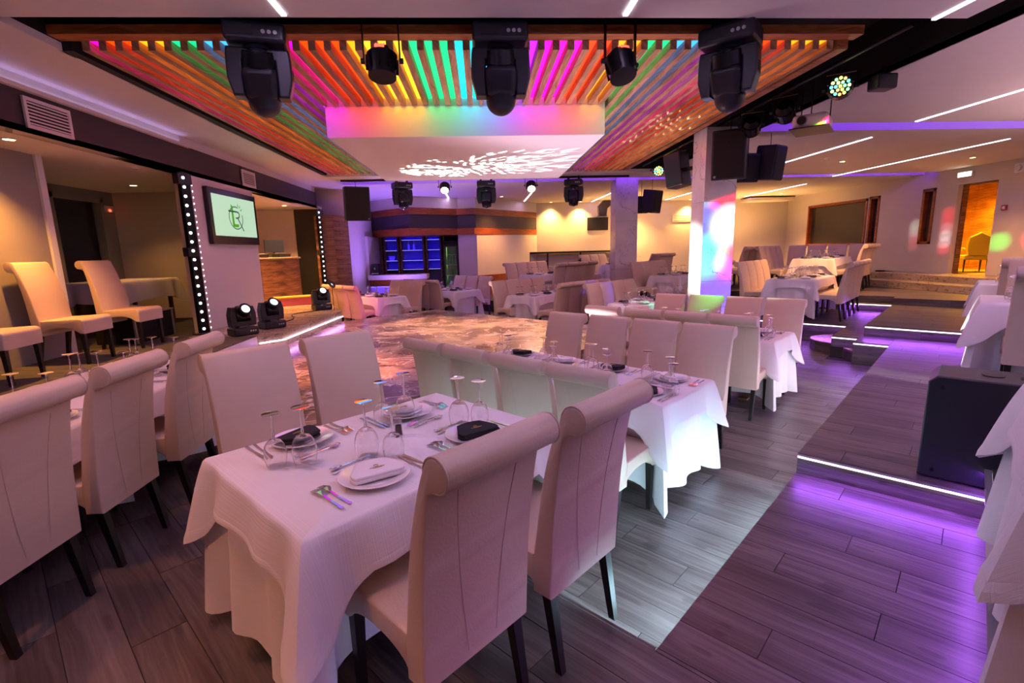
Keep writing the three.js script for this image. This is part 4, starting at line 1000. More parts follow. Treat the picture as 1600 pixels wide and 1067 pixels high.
// magenta light on the chairs beside the stage; source unseen, set at the first hanging lamp
spot(0xff38c8, 190, [-1.66, 2.95, -4.3], [-2.75, 0.7, -11.2], 5.5, 0.7, 1);
// moving heads that stand on the stage
standHead(-3.35, STAGE, -7.02, 0.9, -0.5, 'black moving head lamp standing on the stage nearest the carpet', glow([0.8, 0.9, 1], 1.2));
standHead(-3.2, STAGE, -7.62, 0.9, -0.7, 'black moving head lamp standing second on the stage before the white panel', glow([0.8, 0.9, 1], 1.2));
standHead(-3.2, STAGE, -10.0, 0.7, -0.6, 'black moving head lamp standing on the stage by the wooden booth', glow([1, 1, 0.95], 2));
{ // pierced disc added before the third stage lamp to shape the burst on the white ceiling box
  const src = [-2.97, 1.14, -9.8], to = [-0.15, 3.06, -8.3];
  const n = V3(to[0] - src[0], to[1] - src[1], to[2] - src[2]).normalize();
  const t = thing('added_pattern_disc', 'added pierced disc shaping the light burst, before the stage lamp by the booth', 'stage light', [src[0] + n.x * 0.1, src[1] + n.y * 0.1, src[2] + n.z * 0.1]);
  t.quaternion.setFromUnitVectors(V3(0, 0, 1), n);
  const s = new THREE.Shape(); s.absarc(0, 0, 0.075, 0, Math.PI * 2);
  const hole = (r, th, long, wide) => { const h = new THREE.Path(); h.absellipse(r * Math.cos(th), r * Math.sin(th) * 0.85, long, wide, 0, Math.PI * 2, true, th); s.holes.push(h); };
  for (let k = 0; k < 7; k++) hole(0.0036, (k / 7) * Math.PI * 2, 0.0015, 0.0011);
  for (let ring = 0; ring < 9; ring++) {                                 // rings of small radial slots, thinning outwards
    const r = 0.0075 + ring * 0.0021, n = Math.floor((Math.PI * 2 * r) / 0.0021);
    for (let k = 0; k < n; k++) if (rnd() > ring * 0.07) hole(r + range(-0.0003, 0.0003), ((k + ring * 0.5) / n) * Math.PI * 2 + range(-0.02, 0.02), 0.001 + ring * 0.00001, range(0.0003, 0.00062));
  }
  part(t, 'pierced_disc', new THREE.ExtrudeGeometry(s, { depth: 0.0005, bevelEnabled: false, curveSegments: 5 }), M.black);
  part(t, 'ring', new THREE.TorusGeometry(0.077, 0.005, 8, 32), M.blackMetal);
  const st = part(t, 'stalk', cyl(0.006, 0.006, 0.5, 8), M.blackMetal); st.position.set(0, 0, 0); st.quaternion.copy(t.quaternion.clone().invert()); st.position.copy(V3(0, -0.32, 0).applyQuaternion(t.quaternion.clone().invert()));
  spot(0xeefff2, 330, src, to, 17, 0.2, 0.014);
}

// ================================================================== LOUDSPEAKERS
function speaker(x, y, z, turn, tilt, w, h, d, label, badge) {
  const t = thing('loudspeaker', label, 'loudspeaker', [x, y, z], turn);
  const c = part(t, 'cabinet', rbox(w, h, d, 0.025), M.blackPlastic, [0, 0, 0], [tilt, 0, 0]);
  part(c, 'grille', rbox(w - 0.04, h - 0.05, 0.02, 0.01), M.grille, [0, 0, d / 2]);
  part(c, 'horn', at(new THREE.ConeGeometry(Math.min(w, h) * 0.22, 0.03, 4), 0, h * 0.25, d / 2 + 0.004, Math.PI / 2, 0, Math.PI / 4), M.black);
  if (badge) part(c, 'badge', box(0.03, 0.03, 0.004), M.silver, [badge * (w / 2 - 0.05), -h / 2 + 0.05, d / 2 + 0.012]);
  const arm = w < 0.31 && d < 0.31 ? 0.4 : 0.24; part(t, 'bracket', box(0.06, 0.06, arm), M.blackMetal, [0, 0, -d / 2 - arm / 2 + 0.03]);
  const roof = x > -3.27 && x < 4.12 && z > -11.3 ? 3.5 : CEIL - 0.012; part(t, 'safety_chain', cyl(0.006, 0.006, roof - y, 6), M.blackMetal, [0, (roof - y) / 2, 0]);
  return t;
}
speaker(3.55, 2.99, -7.12, -0.55, 0.12, 0.44, 0.66, 0.38, 'black loudspeaker with a badge on the front of the rainbow-lit pillar', -1);
speaker(3.3, 2.98, -8.38, -2.5, 0.15, 0.3, 0.55, 0.3, 'slim black loudspeaker on the dance floor side of the rainbow-lit pillar');
speaker(4.42, 2.95, -7.6, 0.5, 0.12, 0.3, 0.5, 0.32, 'black loudspeaker turned to the steps on the lit pillar');
speaker(4.14, 2.9, -7.72, 0.1, 0.1, 0.24, 0.42, 0.28, 'small black loudspeaker tucked beside the lit pillar');
speaker(4.3, 2.86, -12.5, 0.6, 0.15, 0.34, 0.55, 0.36, 'black loudspeaker on the grey marble pillar');
speaker(4.1, 2.8, -12.7, 0, 0.1, 0.28, 0.42, 0.28, 'small black loudspeaker tucked beside the grey marble pillar');
speaker(-2.85, 2.9, -12.1, 0.35, 0.1, 0.55, 0.76, 0.45, 'large black loudspeaker hanging high beside the curved timber wall', 1);
{ // subwoofer on the walkway
  const w = 0.78, h = 0.63, d = 0.36, [x, z] = W(-0.13 + w / 2, 3.75 + d / 2);
  const t = thing('subwoofer', 'large black subwoofer box standing on the first walkway step', 'loudspeaker', [x, L2, z], GRID);
  const sh = new THREE.Shape(); const c = 0.035; sh.moveTo(-w / 2, 0.02); sh.lineTo(-w / 2, h - c); sh.lineTo(-w / 2 + c, h); sh.lineTo(w / 2 - c, h); sh.lineTo(w / 2, h - c); sh.lineTo(w / 2, 0.02); sh.closePath();
  const g = new THREE.ExtrudeGeometry(sh, { depth: d - 0.02, bevelEnabled: true, bevelThickness: 0.01, bevelSize: 0.008, bevelSegments: 2 }); g.translate(0, 0, -d / 2 + 0.01);
  part(t, 'cabinet', g, M.blackPlastic);
  for (const [sx, sy] of [[-1, 0.06], [-1, h - 0.06], [1, 0.06], [1, h - 0.06]]) part(t, 'bolt', at(cyl(0.01, 0.01, 0.005, 12), 0, 0, 0, Math.PI / 2), M.blackMetal, [sx * (w / 2 - 0.06), sy, d / 2 + 0.003]);
  part(t, 'pole_cup', cyl(0.05, 0.05, 0.006, 24), M.blackMetal, [-0.12, h + 0.01, 0]);
  part(t, 'handle_recess', rbox(0.22, 0.008, 0.07, 0.003), M.black, [0.1, h + 0.007, 0]);
  for (const sx of [-1, 1]) part(t, 'rubber_foot', cyl(0.02, 0.02, 0.012, 12), M.black, [sx * 0.3, 0.006, 0.1]);
}
{ // projector with its shelf
  const t = thing('projector', 'white video projector hanging from the ceiling by a black arm', 'projector', [3.95, 3.13, -5.95], -0.72);
  part(t, 'body', rbox(0.36, 0.14, 0.46, 0.04, 4), M.white);
  part(t, 'lens', at(cyl(0.045, 0.05, 0.05, 24), 0, 0, 0, Math.PI / 2), M.black, [-0.08, 0, 0.24]);
  part(t, 'lens_ring', at(new THREE.TorusGeometry(0.05, 0.008, 8, 24), 0, 0, 0), M.silver, [-0.08, 0, 0.24]);
  part(t, 'vent_grille', box(0.004, 0.05, 0.14), M.greyWall, [-0.181, 0.01, -0.1]);
  part(t, 'shelf', box(0.4, 0.012, 0.52), M.blackMetal, [0, -0.085, 0.02]);
  for (const [px, pz] of [[-0.15, -0.2], [0.15, -0.2], [0, 0.15]]) part(t, 'hanging_rod', cyl(0.006, 0.006, 0.36, 8), M.blackMetal, [px, 0.25, pz]);
}

// ================================================================== LEFT SIDE: SCREEN, LIGHT COLUMNS, BOOTH
{
  const cv = document.createElement('canvas'); cv.width = 512; cv.height = 288; const c = cv.getContext('2d');
  c.fillStyle = '#cdf3cf'; c.fillRect(0, 0, 512, 288);
  c.lineWidth = 7; c.strokeStyle = '#1f4a3a'; c.beginPath(); c.arc(256, 150, 82, 0, Math.PI * 2); c.stroke();
  c.strokeStyle = '#cdf3cf'; c.lineWidth = 12; c.beginPath(); c.arc(256, 150, 82, -1.15, -0.35); c.stroke();
  c.fillStyle = '#4fae1e'; c.beginPath(); c.moveTo(206, 52); c.lineTo(228, 66); c.lineTo(232, 196); c.lineTo(286, 196); c.lineTo(276, 218); c.lineTo(208, 218); c.closePath(); c.fill();
  c.fillStyle = '#1f4a3a'; c.beginPath(); c.moveTo(172, 98); c.lineTo(250, 98); c.lineTo(250, 110); c.lineTo(172, 110); c.fill();
  c.strokeStyle = '#2c5a48'; c.lineWidth = 11; c.beginPath(); c.moveTo(236, 104); c.lineTo(272, 104); c.quadraticCurveTo(300, 104, 300, 126); c.quadraticCurveTo(300, 146, 272, 150); c.lineTo(252, 150); c.moveTo(276, 150); c.lineTo(338, 244); c.stroke();
  c.fillStyle = '#4fae1e'; for (const [x, y, r] of [[292, 50, 0.1], [316, 60, 0.5], [332, 84, 0.9]]) { c.save(); c.translate(x, y); c.rotate(r); c.beginPath(); c.moveTo(-7, 14); c.lineTo(0, -16); c.lineTo(7, 14); c.fill(); c.restore(); }
  const tx = new THREE.CanvasTexture(cv); tx.colorSpace = THREE.SRGBColorSpace;
  const scr = new THREE.MeshStandardMaterial({ color: 0x050505, roughness: 0.3, emissive: 0xffffff, emissiveMap: tx, emissiveIntensity: 0.5 });
  const t = thing('television', 'wall television with black frame showing a green monogram with crown', 'television', [-4.0, 2.37, -8.56], Math.PI / 2);
  const bz = part(t, 'bezel', rbox(1.56, 0.84, 0.07, 0.012), mat(0x1c1718, 0.2), [0, 0, -0.01]);
  part(t, 'screen', new THREE.PlaneGeometry(1.4, 0.62), scr, [0, 0.02, 0.027]);
  areaLight(0xc8ffd0, 0.5, 1.4, 0.62, [-3.97, 2.37, -8.56], [-3, 2.37, -8.56]);
}
function lightColumn(x, z, y0, y1, n, label) {
  const t = thing('led_light_column', label, 'light column', [x, y0, z], Math.PI / 2 - 0.35);
  part(t, 'post', box(0.1, y1 - y0 - 0.01, 0.06), M.blackMetal, [0, (y1 - y0) / 2, 0]);
  part(t, 'rear_rail', box(0.03, y1 - y0 - 0.01, 0.05), M.blackMetal, [0.11, (y1 - y0) / 2, -0.04]);
  const dot = at(cyl(0.019, 0.019, 0.012, 14), 0, 0, 0, Math.PI / 2);
  for (let i = 0; i < n; i++) part(t, 'led_lens', dot, LED.cool, [-0.01, 0.08 + ((y1 - y0 - 0.16) * i) / (n - 1), 0.034]);
  part(t, 'clamp', box(0.16, 0.12, 0.1), M.blackPlastic, [0, (y1 - y0) * 0.52, -0.02]);
  part(t, 'clamp', box(0.2, 0.14, 0.1), M.blackPlastic, [0.02, y1 - y0 - 0.09, -0.02]);
  part(t, 'foot', box(0.22, 0.02, 0.14), M.blackPlastic, [0, 0.01, 0]);
}
lightColumn(-4.0, -7.22, STAGE, 2.9, 18, 'black column of round white leds beside the white screen panel');
lightColumn(-3.98, -12.82, STAGE, 2.86, 18, 'black column of round white leds beside the curved timber wall');
{
  const t = thing('led_edge_strip', 'upright cool white light strip along the edge of the screen panel', 'led strip', [-4.02, STAGE, -7.46]);
  part(t, 'channel', box(0.012, 2.2, 0.035), M.panelWhite, [0, 1.11, 0]);
  for (let i = 0; i < 26; i++) part(t, 'led_dot', box(0.006, 0.018, 0.014), LED.cool, [0.008, 0.06 + i * 0.084, 0]);
  areaLight(0xcfe6ff, 2.5, 0.03, 2.2, [-4.0, STAGE + 1.11, -7.46], [-3, STAGE + 1.11, -7.75]);
}
function vent(y, z, w, h, label) {
  const t = thing('air_vent', label, 'vent', [-4.03, y, z], Math.PI / 2);
  part(t, 'duct', box(w - 0.02, h - 0.02, 0.01), M.ventDark, [0, 0, -0.008]);
  for (const [x, q, a, b] of [[0, h / 2 - 0.015, w, 0.03], [0, -h / 2 + 0.015, w, 0.03], [w / 2 - 0.015, 0, 0.03, h], [-w / 2 + 0.015, 0, 0.03, h]]) part(t, 'frame_bar', box(a, b, 0.02), M.ventWhite, [x, q, 0]);
  for (let k = 0; k < 7; k++) part(t, 'slat', box(w - 0.06, 0.012, 0.012), M.ventWhite, [0, -h / 2 + 0.045 + (k * (h - 0.09)) / 6, 0.002], [0.6, 0, 0]);
}
vent(3.08, -5.23, 0.52, 0.27, 'white air vent in the dark fascia above the stage chairs');
vent(3.09, -9.32, 0.5, 0.27, 'white air vent in the dark fascia above the television');
function downlight(x, y, z, where, k = 1, color = 0xffb060, lit = true, ang = 55) {
  const t = thing('downlight', 'round recessed downlight ' + where, 'ceiling light', [x, y, z]);
  part(t, 'ring', at(new THREE.TorusGeometry(0.05, 0.008, 8, 24), 0, -0.002, 0, Math.PI / 2), M.white);
  part(t, 'lamp_glass', cyl(0.045, 0.045, 0.008, 20), lit ? LED.warm : M.silver, [0, -0.004, 0]);
  if (lit) spot(color, 30 * k, [x, y - 0.03, z], [x, y - 1, z], ang, 0.8, 2.2);
}
downlight(-4.4, 2.898, -5.2, 'lit over the stage chairs', 0.55, 0xffa848);
downlight(-4.4, 2.898, -6.9, 'switched off in the soffit above the light column', 0, 0xffffff, false);
downlight(-5.4, 2.898, -8.4, 'placed in the hall to light its walls and table', 0.1);  // source unseen; placed to brighten the hall walls and table
downlight(12.4, 3.398, -15.8, 'placed out of view to light the room behind the tinted window', 0.9);  // out of view, placed to lighten what shows through the glass
downlight(-4.5, 2.898, -10.4, 'in the booth soffit nearest the television', 1.0);
downlight(-4.5, 2.898, -12.1, 'in the booth soffit nearest the timber wall', 1.0);
[[2.55, 'over the wooden bar bands'], [3.62, 'over the small black wall panel'], [7.65, 'near the far wall vent slots']].forEach(([x, w]) => downlight(x, CEIL - 0.001, -18.1, 'beside the far wall ' + w, 0.8, 0xffb860));
downlight(0.7, CEIL - 0.001, -15.9, 'in front of the bar corner', 0.6);
downlight(7.58, CEIL - 0.001, -10.34, 'between the violet light lines over the step table', 1.0);
downlight(10.2, CEIL - 0.001, -10.1, 'in front of the lobby door', 0.45);
downlight(10.1, CEIL - 0.001, -16.57, 'near the tinted window', 1.6);
downlight(5.6, CEIL - 0.001, -17.6, 'over the chairs against the far wall', 1.2);
// unseen warm lamps out of view, placed to light the front chairs
downlight(-2.2, CEIL - 0.001, 0.2, 'unseen behind the camera, lighting the stage table', 0.5, 0xffa050);
downlight(0.6, CEIL - 0.001, 1.2, 'unseen behind the camera, lighting the front platform', 0.2, 0xffa050);
downlight(-2.3, CEIL - 0.001, -2.2, 'out of view over the table before the stage', 0.15, 0xffa050);

{ // keyboard, flight case and small covered table in the hall behind the stage chairs
  const b = thing('flight_case', 'black flight case in the hall beside the light column', 'case', [-4.72, STAGE, -6.95]);
  part(b, 'case_body', rbox(0.5, 0.36, 0.8, 0.01), M.black, [0, 0.18, 0]);
  for (const sz of [-1, 1]) part(b, 'corner', rbox(0.03, 0.36, 0.03, 0.005), M.silver, [0.25, 0.18, sz * 0.39]);
  const lid = part(b, 'lid_board', box(0.54, 0.02, 0.84), M.stone, [0, 0.371, 0]);
  const k = thing('keyboard', 'small electric keyboard leaning on the flight case', 'keyboard', [-4.75, STAGE + 0.392, -6.8], 0.25);
  part(k, 'keyboard_body', rbox(0.2, 0.05, 0.7, 0.01), M.silver, [0, 0.026, 0]);
  for (let i = 0; i < 14; i++) part(k, 'key', box(0.09, 0.008, 0.04), M.white, [0.05, 0.054, -0.3 + i * 0.046]);
  const t = thing('side_table', 'small table under a white cloth in the hall', 'table', [-5.7, STAGE, -8.3]);
  for (const i of [-1, 1]) for (const q of [-1, 1]) part(t, 'leg', box(0.05, 0.72, 0.05), M.tableWood, [i * 0.3, 0.36, q * 0.6]);
  part(t, 'tabletop', box(0.76, 0.03, 1.36), M.tableWood, [0, 0.735, 0]);
  single('tablecloth', 'white cloth on the small table in the hall', 'tablecloth', clothGeo(0.8, 1.4, 0.3, 0.12, 0.05, 9), M.cloth, [-5.7, STAGE + 0.753, -8.3]);
  const e = thing('emergency_light', 'small wall box with a glowing red lamp in the hall', 'lamp', [-6.385, 2.62, -9.18], Math.PI / 2);
  part(e, 'housing', rbox(0.22, 0.1, 0.05, 0.01), M.wall); part(e, 'red_lamp', new THREE.SphereGeometry(0.022, 12, 10), redGlow, [0, -0.03, 0.035]);
}
{ // booth
  const t = thing('booth_counter', 'wooden music booth counter with pale top on the stage', 'counter', [-5.05, STAGE, -12.15], 0.95);
  for (let r = 0; r < 4; r++) for (const k of [0, 1]) part(t, 'board', metreUV(at(box(k ? 1.0 : 0.03, 0.248, k ? 0.03 : 1.0), 0, 0, 0), 1), M.darkWood, [k ? 0 : -0.485, 0.125 + r * 0.25, k ? 0.485 : 0]);
  part(t, 'side_panel', box(0.03, 1.0, 1.0), M.darkWood, [0.485, 0.5, 0]);
  part(t, 'back_panel', box(0.94, 1.0, 0.03), M.charcoal, [0, 0.5, -0.485]);
  part(t, 'countertop', rbox(1.06, 0.04, 1.06, 0.008), M.stone, [0, 1.02, 0]);
  const P = (lx, lz) => [-5.05 + lx * Math.cos(0.95) + lz * Math.sin(0.95), -12.15 - lx * Math.sin(0.95) + lz * Math.cos(0.95)];
  const deck = (lx, lz, lab) => { const [x, z] = P(lx, lz), d = thing('music_player', lab, 'mixer', [x, STAGE + 1.041, z], 0.95); part(d, 'body', rbox(0.3, 0.08, 0.3, 0.01), M.blackPlastic, [0, 0.04, 0]); part(d, 'jog_wheel', cyl(0.09, 0.09, 0.015, 24), M.silver, [0, 0.087, 0.03]); for (let k = 0; k < 4; k++) part(d, 'knob', cyl(0.012, 0.012, 0.02, 10), M.silver, [-0.1 + k * 0.06, 0.09, -0.1]); };
  deck(-0.3, 0.2, 'black music player at the end of the booth counter nearest the television'); deck(0.25, 0.2, 'black mixer beside the monitor on the booth counter');
  const [mx, mz] = P(0.3, -0.15), m = thing('monitor', 'thin dark computer monitor on the booth counter', 'monitor', [mx, STAGE + 1.041, mz], 0.7);
  part(m, 'foot', rbox(0.2, 0.015, 0.16, 0.005), M.blackPlastic, [0, 0.008, 0]); part(m, 'stand', box(0.04, 0.14, 0.03), M.blackPlastic, [0, 0.08, 0]); part(m, 'screen_back', rbox(0.44, 0.3, 0.03, 0.008), mat(0x1c2236, 0.35), [0, 0.27, 0.02]);
  const st = thing('step_box', 'low red step box with yellow top beside the booth', 'step', [-4.1, STAGE, -11.2], 0.5);
  part(st, 'step_body', rbox(0.9, 0.16, 0.4, 0.01), mat(0xb5566a, 0.7), [0, 0.08, 0]); part(st, 'step_pad', rbox(0.92, 0.03, 0.42, 0.01), mat(0xb8922e, 0.7), [0, 0.175, 0]);
  const so = thing('wall_socket', 'pair of white wall sockets above the booth counter', 'socket', [-6.59, 1.95, -12.4], Math.PI / 2);
  for (const k of [-1, 1]) part(so, 'socket_plate', rbox(0.1, 0.1, 0.01, 0.004), M.white, [k * 0.06, 0, 0]);
  single('power_cable', 'thin black cable lying on the stage beside the step box', 'cable', new THREE.TubeGeometry(new THREE.CatmullRomCurve3([[-3.2, STAGE + 0.008, -9.8], [-3.5, STAGE + 0.008, -9.3], [-3.25, STAGE + 0.008, -8.6], [-3.3, STAGE + 0.008, -7.9]].map((p) => V3(...p))), 30, 0.007, 6), M.black);
}

// ================================================================== BAR
{
  // bulkhead over the bar: plan in world x, z (read from its ceiling line)
  const plan = [[-3.5, -16.6], [-2.1, -15.25], [-0.7, -16.15], [-0.12, -15.95], [2.05, -18.3]];
  const solid = [...plan, [-3.5, -18.34]];
  const w = struct('wall_bar');
  const grow = (d) => plan.map(([x, z], i) => { const p = plan[Math.max(0, i - 1)], q = plan[Math.min(plan.length - 1, i + 1)], dx = q[0] - p[0], dz = q[1] - p[1], n = Math.hypot(dx, dz); return [x - (dz / n) * -d, z + (dx / n) * d]; });
  const band = (d, y0, y1, m, name, s) => { const g = grow(d); part(w, name, prism([...g, [2.05, -18.34], [-3.5, -18.34]].reverse(), y0, y1, s), m); };
  band(0, 3.07, 3.4, M.wall, 'upper_wall', 3);
  band(0.1, 2.88, 3.07, M.barWood, 'timber_band', 1);
  band(0.02, 2.47, 2.88, M.darkFascia, 'dark_band', 2);
  band(0.1, 2.27, 2.47, M.barWood, 'timber_band', 1);
  part(w, 'side_wall', prism([[-0.72, -16.2], [-0.12, -15.97], [2.05, -18.3], [2.05, -18.34], [-0.72, -18.34]].reverse(), 0.9, 2.27, 3), M.wall);
  part(w, 'wainscot', prism([[-0.74, -16.15], [-0.1, -15.9], [2.12, -18.26], [2.12, -18.34], [-0.74, -18.34]].reverse(), 0, 0.98, 1), M.barWood);
  struct('wall_bar_left', wbox(-3.5, -3.42, 0, 2.27, -18.34, -15.5, 2), M.wall);
  // shelf unit: uprights, lit shelves, dark back
  const X0 = -3.35, X1 = -0.95, Z = -17.2;
  const t = thing('bar_shelf_unit', 'dark timber bar shelves lit blue from within', 'shelf', [0, 0, 0]);
  part(t, 'back_panel', wbox(X0, X1, 0.6, 2.27, Z - 0.4, Z - 0.36), mat(0x6a66a0, 0.5));
  const ups = [X0, -2.12, -1.42, -0.8];
  for (const [i, x] of [X0, X0 + 0.1, -2.8, -2.7, -1.94, -1.84, -1.36, -1.26].entries()) part(t, 'upright', wbox(x - 0.03, x + 0.03, 0.3, 2.27, Z - 0.36, Z + 0.02, 1), M.darkWood);
  const bays = [[X0 + 0.13, -2.83], [-2.67, -1.97], [-1.81, -1.39]];
  bays.forEach(([x0, x1]) => [1.18, 1.48, 1.82, 2.16].forEach((y) => {
    part(t, 'shelf', wbox(x0, x1, y, y + 0.02, Z - 0.36, Z), M.charcoal);
    part(t, 'led_shelf_strip', wbox(x0 + 0.01, x1 - 0.01, y + 0.002, y + 0.016, Z, Z + 0.012), glow([0.35, 0.3, 1.0], 0.8));
    areaLight(0x1804ff, 22, x1 - x0, 0.03, [(x0 + x1) / 2, y + 0.03, Z - 0.02], [(x0 + x1) / 2, y + 0.2, Z - 0.36]);
  }));
  const bottle = (x, y, label, m) => { const b = thing('bottle', label, 'bottle', [x, y, Z - 0.15]); part(b, 'bottle_body', new THREE.LatheGeometry([[0.0005, 0], [0.036, 0], [0.037, 0.16], [0.03, 0.19], [0.013, 0.22], [0.013, 0.28], [0.0005, 0.28]].map(([r, h]) => new THREE.Vector2(r, h)), 16), m); part(b, 'cap', cyl(0.014, 0.014, 0.03, 12), M.silver, [0, 0.29, 0]); };
  const pinkGlass = mat(0xe0d8ff, 0.2);
  bottle(-2.28, 1.84, 'pale bottle on the bar shelf nearer the fridge row', pinkGlass); bottle(-2.46, 1.84, 'pale bottle on the bar shelf nearer the wall', pinkGlass);
  const pot = thing('glass_jug', 'wide glass jug on the middle bar shelf', 'jug', [-3.05, 1.5, Z - 0.15]);
  part(pot, 'jug_body', new THREE.LatheGeometry([[0.0005, 0], [0.08, 0], [0.11, 0.08], [0.1, 0.13], [0.13, 0.15]].map(([r, h]) => new THREE.Vector2(r, h)), 20), pinkGlass);
  const fr = thing('drinks_fridge', 'tall dark drinks fridge with green lit glass door', 'fridge', [-0.98, 0, -16.7], -0.02); fr.scale.x = 0.78;
  part(fr, 'cabinet', join([at(box(0.6, 2.1, 0.03), 0, 1.05, -0.3), at(box(0.03, 2.1, 0.6), -0.3, 1.05, 0), at(box(0.03, 2.1, 0.6), 0.3, 1.05, 0), at(box(0.6, 0.12, 0.6), 0, 0.06, 0), at(box(0.6, 0.14, 0.6), 0, 2.03, 0)]), M.black);
  part(fr, 'led_tube', box(0.03, 1.6, 0.03), glow([0.7, 0.95, 0.45], 0.5), [-0.22, 1.1, -0.2]);
  for (let k = 0; k < 5; k++) part(fr, 'shelf', box(0.54, 0.015, 0.5), M.silver, [0, 0.3 + k * 0.34, 0]);
  const fd = part(fr, 'door', join([at(box(0.05, 1.84, 0.03), -0.27, 1.04, 0), at(box(0.05, 1.84, 0.03), 0.27, 1.04, 0), at(box(0.6, 0.05, 0.03), 0, 1.94, 0), at(box(0.6, 0.05, 0.03), 0, 0.14, 0)]), M.blackPlastic, [0, 0, 0.31]);
  part(fd, 'glass_pane', box(0.5, 1.76, 0.006), mat(0xd8ffd0, 0.05, { transmission: 0.9, thickness: 0 }), [0, 1.04, 0]);
  areaLight(0xc8ff80, 3, 0.04, 1.6, [-1.14, 1.1, -16.88], [-0.8, 1.1, -16.86]);
  const greenGlass = mat(0x6f9a2c, 0.15, { transmission: 0.4, thickness: 0 });
  for (let s = 0; s < 3; s++) for (let k = 0; k < 4; k++) { const b = thing('bottle', 'green bottle in the drinks fridge, ' + ORD[k] + ' on the ' + ['lower', 'middle', 'upper'][s] + ' shelf', 'bottle', [-1.12 + k * 0.095, 0.3155 + (s + 1) * 0.34, -16.62], 0, 'bottles in the fridge'); part(b, 'bottle_body', new THREE.LatheGeometry([[0.0005, 0.001], [0.032, 0.001], [0.032, 0.14], [0.012, 0.19], [0.012, 0.25], [0.0005, 0.25]].map(([r, h]) => new THREE.Vector2(r, h)), 12), greenGlass); part(b, 'cap', cyl(0.013, 0.013, 0.012, 10), M.gold, [0, 0.256, 0]); }
  // counter
  const c = thing('bar_counter', 'bar counter with pale thick top and timber front lit purple below', 'counter', [0, 0, 0]);
  part(c, 'counter_top', wbox(-3.42, -1.66, 0.96, 1.1, -15.9, -15.2, 1), M.wall);
  part(c, 'timber_front', wbox(-3.4, -1.68, 0.76, 0.96, -15.85, -15.28, 1), M.barWood);
  part(c, 'lit_panel', wbox(-3.4, -1.7, 0.05, 0.72, -15.8, -15.42, 1), M.white);
  part(c, 'led_counter_strip', wbox(-3.38, -1.72, 0.735, 0.755, -15.35, -15.33), LED.blue);
  areaLight(0x4010ff, 16, 1.6, 0.04, [-2.55, 0.735, -15.33], [-2.55, 0.2, -15.43]);
  const q = thing('coffee_machine', 'dark coffee machine on the end of the bar counter', 'machine', [-3.25, 1.1, -15.6]);
  part(q, 'machine_body', rbox(0.22, 0.34, 0.3, 0.02), M.charcoal, [0, 0.171, 0]); part(q, 'drip_tray', box(0.2, 0.03, 0.12), M.silver, [0, 0.05, 0.18]); part(q, 'spout', cyl(0.015, 0.015, 0.06, 10), M.silver, [0, 0.2, 0.17]);
  const [cx, cz] = W(-11.0, 6.3), cup = thing('red_candle_cup', 'red candle cup on the table before the bar counter', 'cup', [cx, 0.753, cz]);
  part(cup, 'cup_body', new THREE.LatheGeometry([[0.0005, 0.001], [0.04, 0.001], [0.05, 0.1], [0.046, 0.1], [0.037, 0.01]].map(([r, h]) => new THREE.Vector2(r, h)), 20), mat(0x8a1030, 0.4));
  part(cup, 'candle', cyl(0.03, 0.03, 0.05, 14), M.white, [0, 0.036, 0]);
}
// ================================================================== FAR WALL
{
  const t = thing('wall_shelf', 'long black wall shelf on black brackets along the far wall', 'shelf', [0, 0, 0]);
  part(t, 'shelf_board', wbox(1.45, 5.4, 1.6, 1.66, -18.34, -17.98), M.black);
  for (const x of [1.5, 1.75, 2.4, 3.6, 4.8]) { part(t, 'bracket_post', wbox(x - 0.025, x + 0.025, 1.0, 1.6, -18.03, -17.98), M.black); part(t, 'bracket_bar', wbox(x - 0.02, x + 0.02, 1.3, 1.34, -18.34, -17.99), M.black); }
  const p = thing('black_wall_panel', 'small black rectangular panel on the far wall beside the marble pillar', 'panel', [4.3, 2.62, -18.32]);
  part(p, 'panel_face', rbox(0.74, 0.42, 0.03, 0.008), M.charcoal); part(p, 'panel_rim', box(0.78, 0.46, 0.016), M.black, [0, 0, -0.006]);
  const a = thing('duct_bracket', 'black angled metal duct coming down from the ceiling before the far wall', 'duct', [4.35, 0, -17.9]);
  const s = new THREE.Shape(); s.moveTo(-0.15, 2.88); s.lineTo(0.12, 2.88); s.lineTo(0.15, 3.12); s.lineTo(0.5, 3.39); s.lineTo(0.02, 3.39); s.lineTo(-0.18, 3.2); s.closePath();
  const dg = new THREE.ExtrudeGeometry(s, { depth: 0.2, bevelEnabled: false }); part(a, 'duct_body', dg, M.darkFascia); part(a, 'duct_flange', box(0.3, 0.02, 0.24), M.charcoal, [-0.015, 2.875, 0.1]);
  const v = thing('slot_vent', 'pale slotted air vent on the far wall between the pillars', 'vent', [7.6, 2.76, -18.33]);
  part(v, 'vent_plate', box(1.0, 0.26, 0.016), M.wall); for (let k = 0; k < 3; k++) part(v, 'slot', box(0.9, 0.02, 0.01), M.greyWall, [0, -0.08 + k * 0.08, 0.009]);
  const ac = thing('ceiling_unit', 'flat pale ceiling unit with dark edge in the far corner', 'air conditioner', [10.3, 3.3, -17.7]);
  part(ac, 'unit_body', rbox(1.6, 0.12, 0.7, 0.02), M.wall); part(ac, 'dark_edge', box(1.62, 0.02, 0.72), M.charcoal, [0, 0.065, 0]);
}
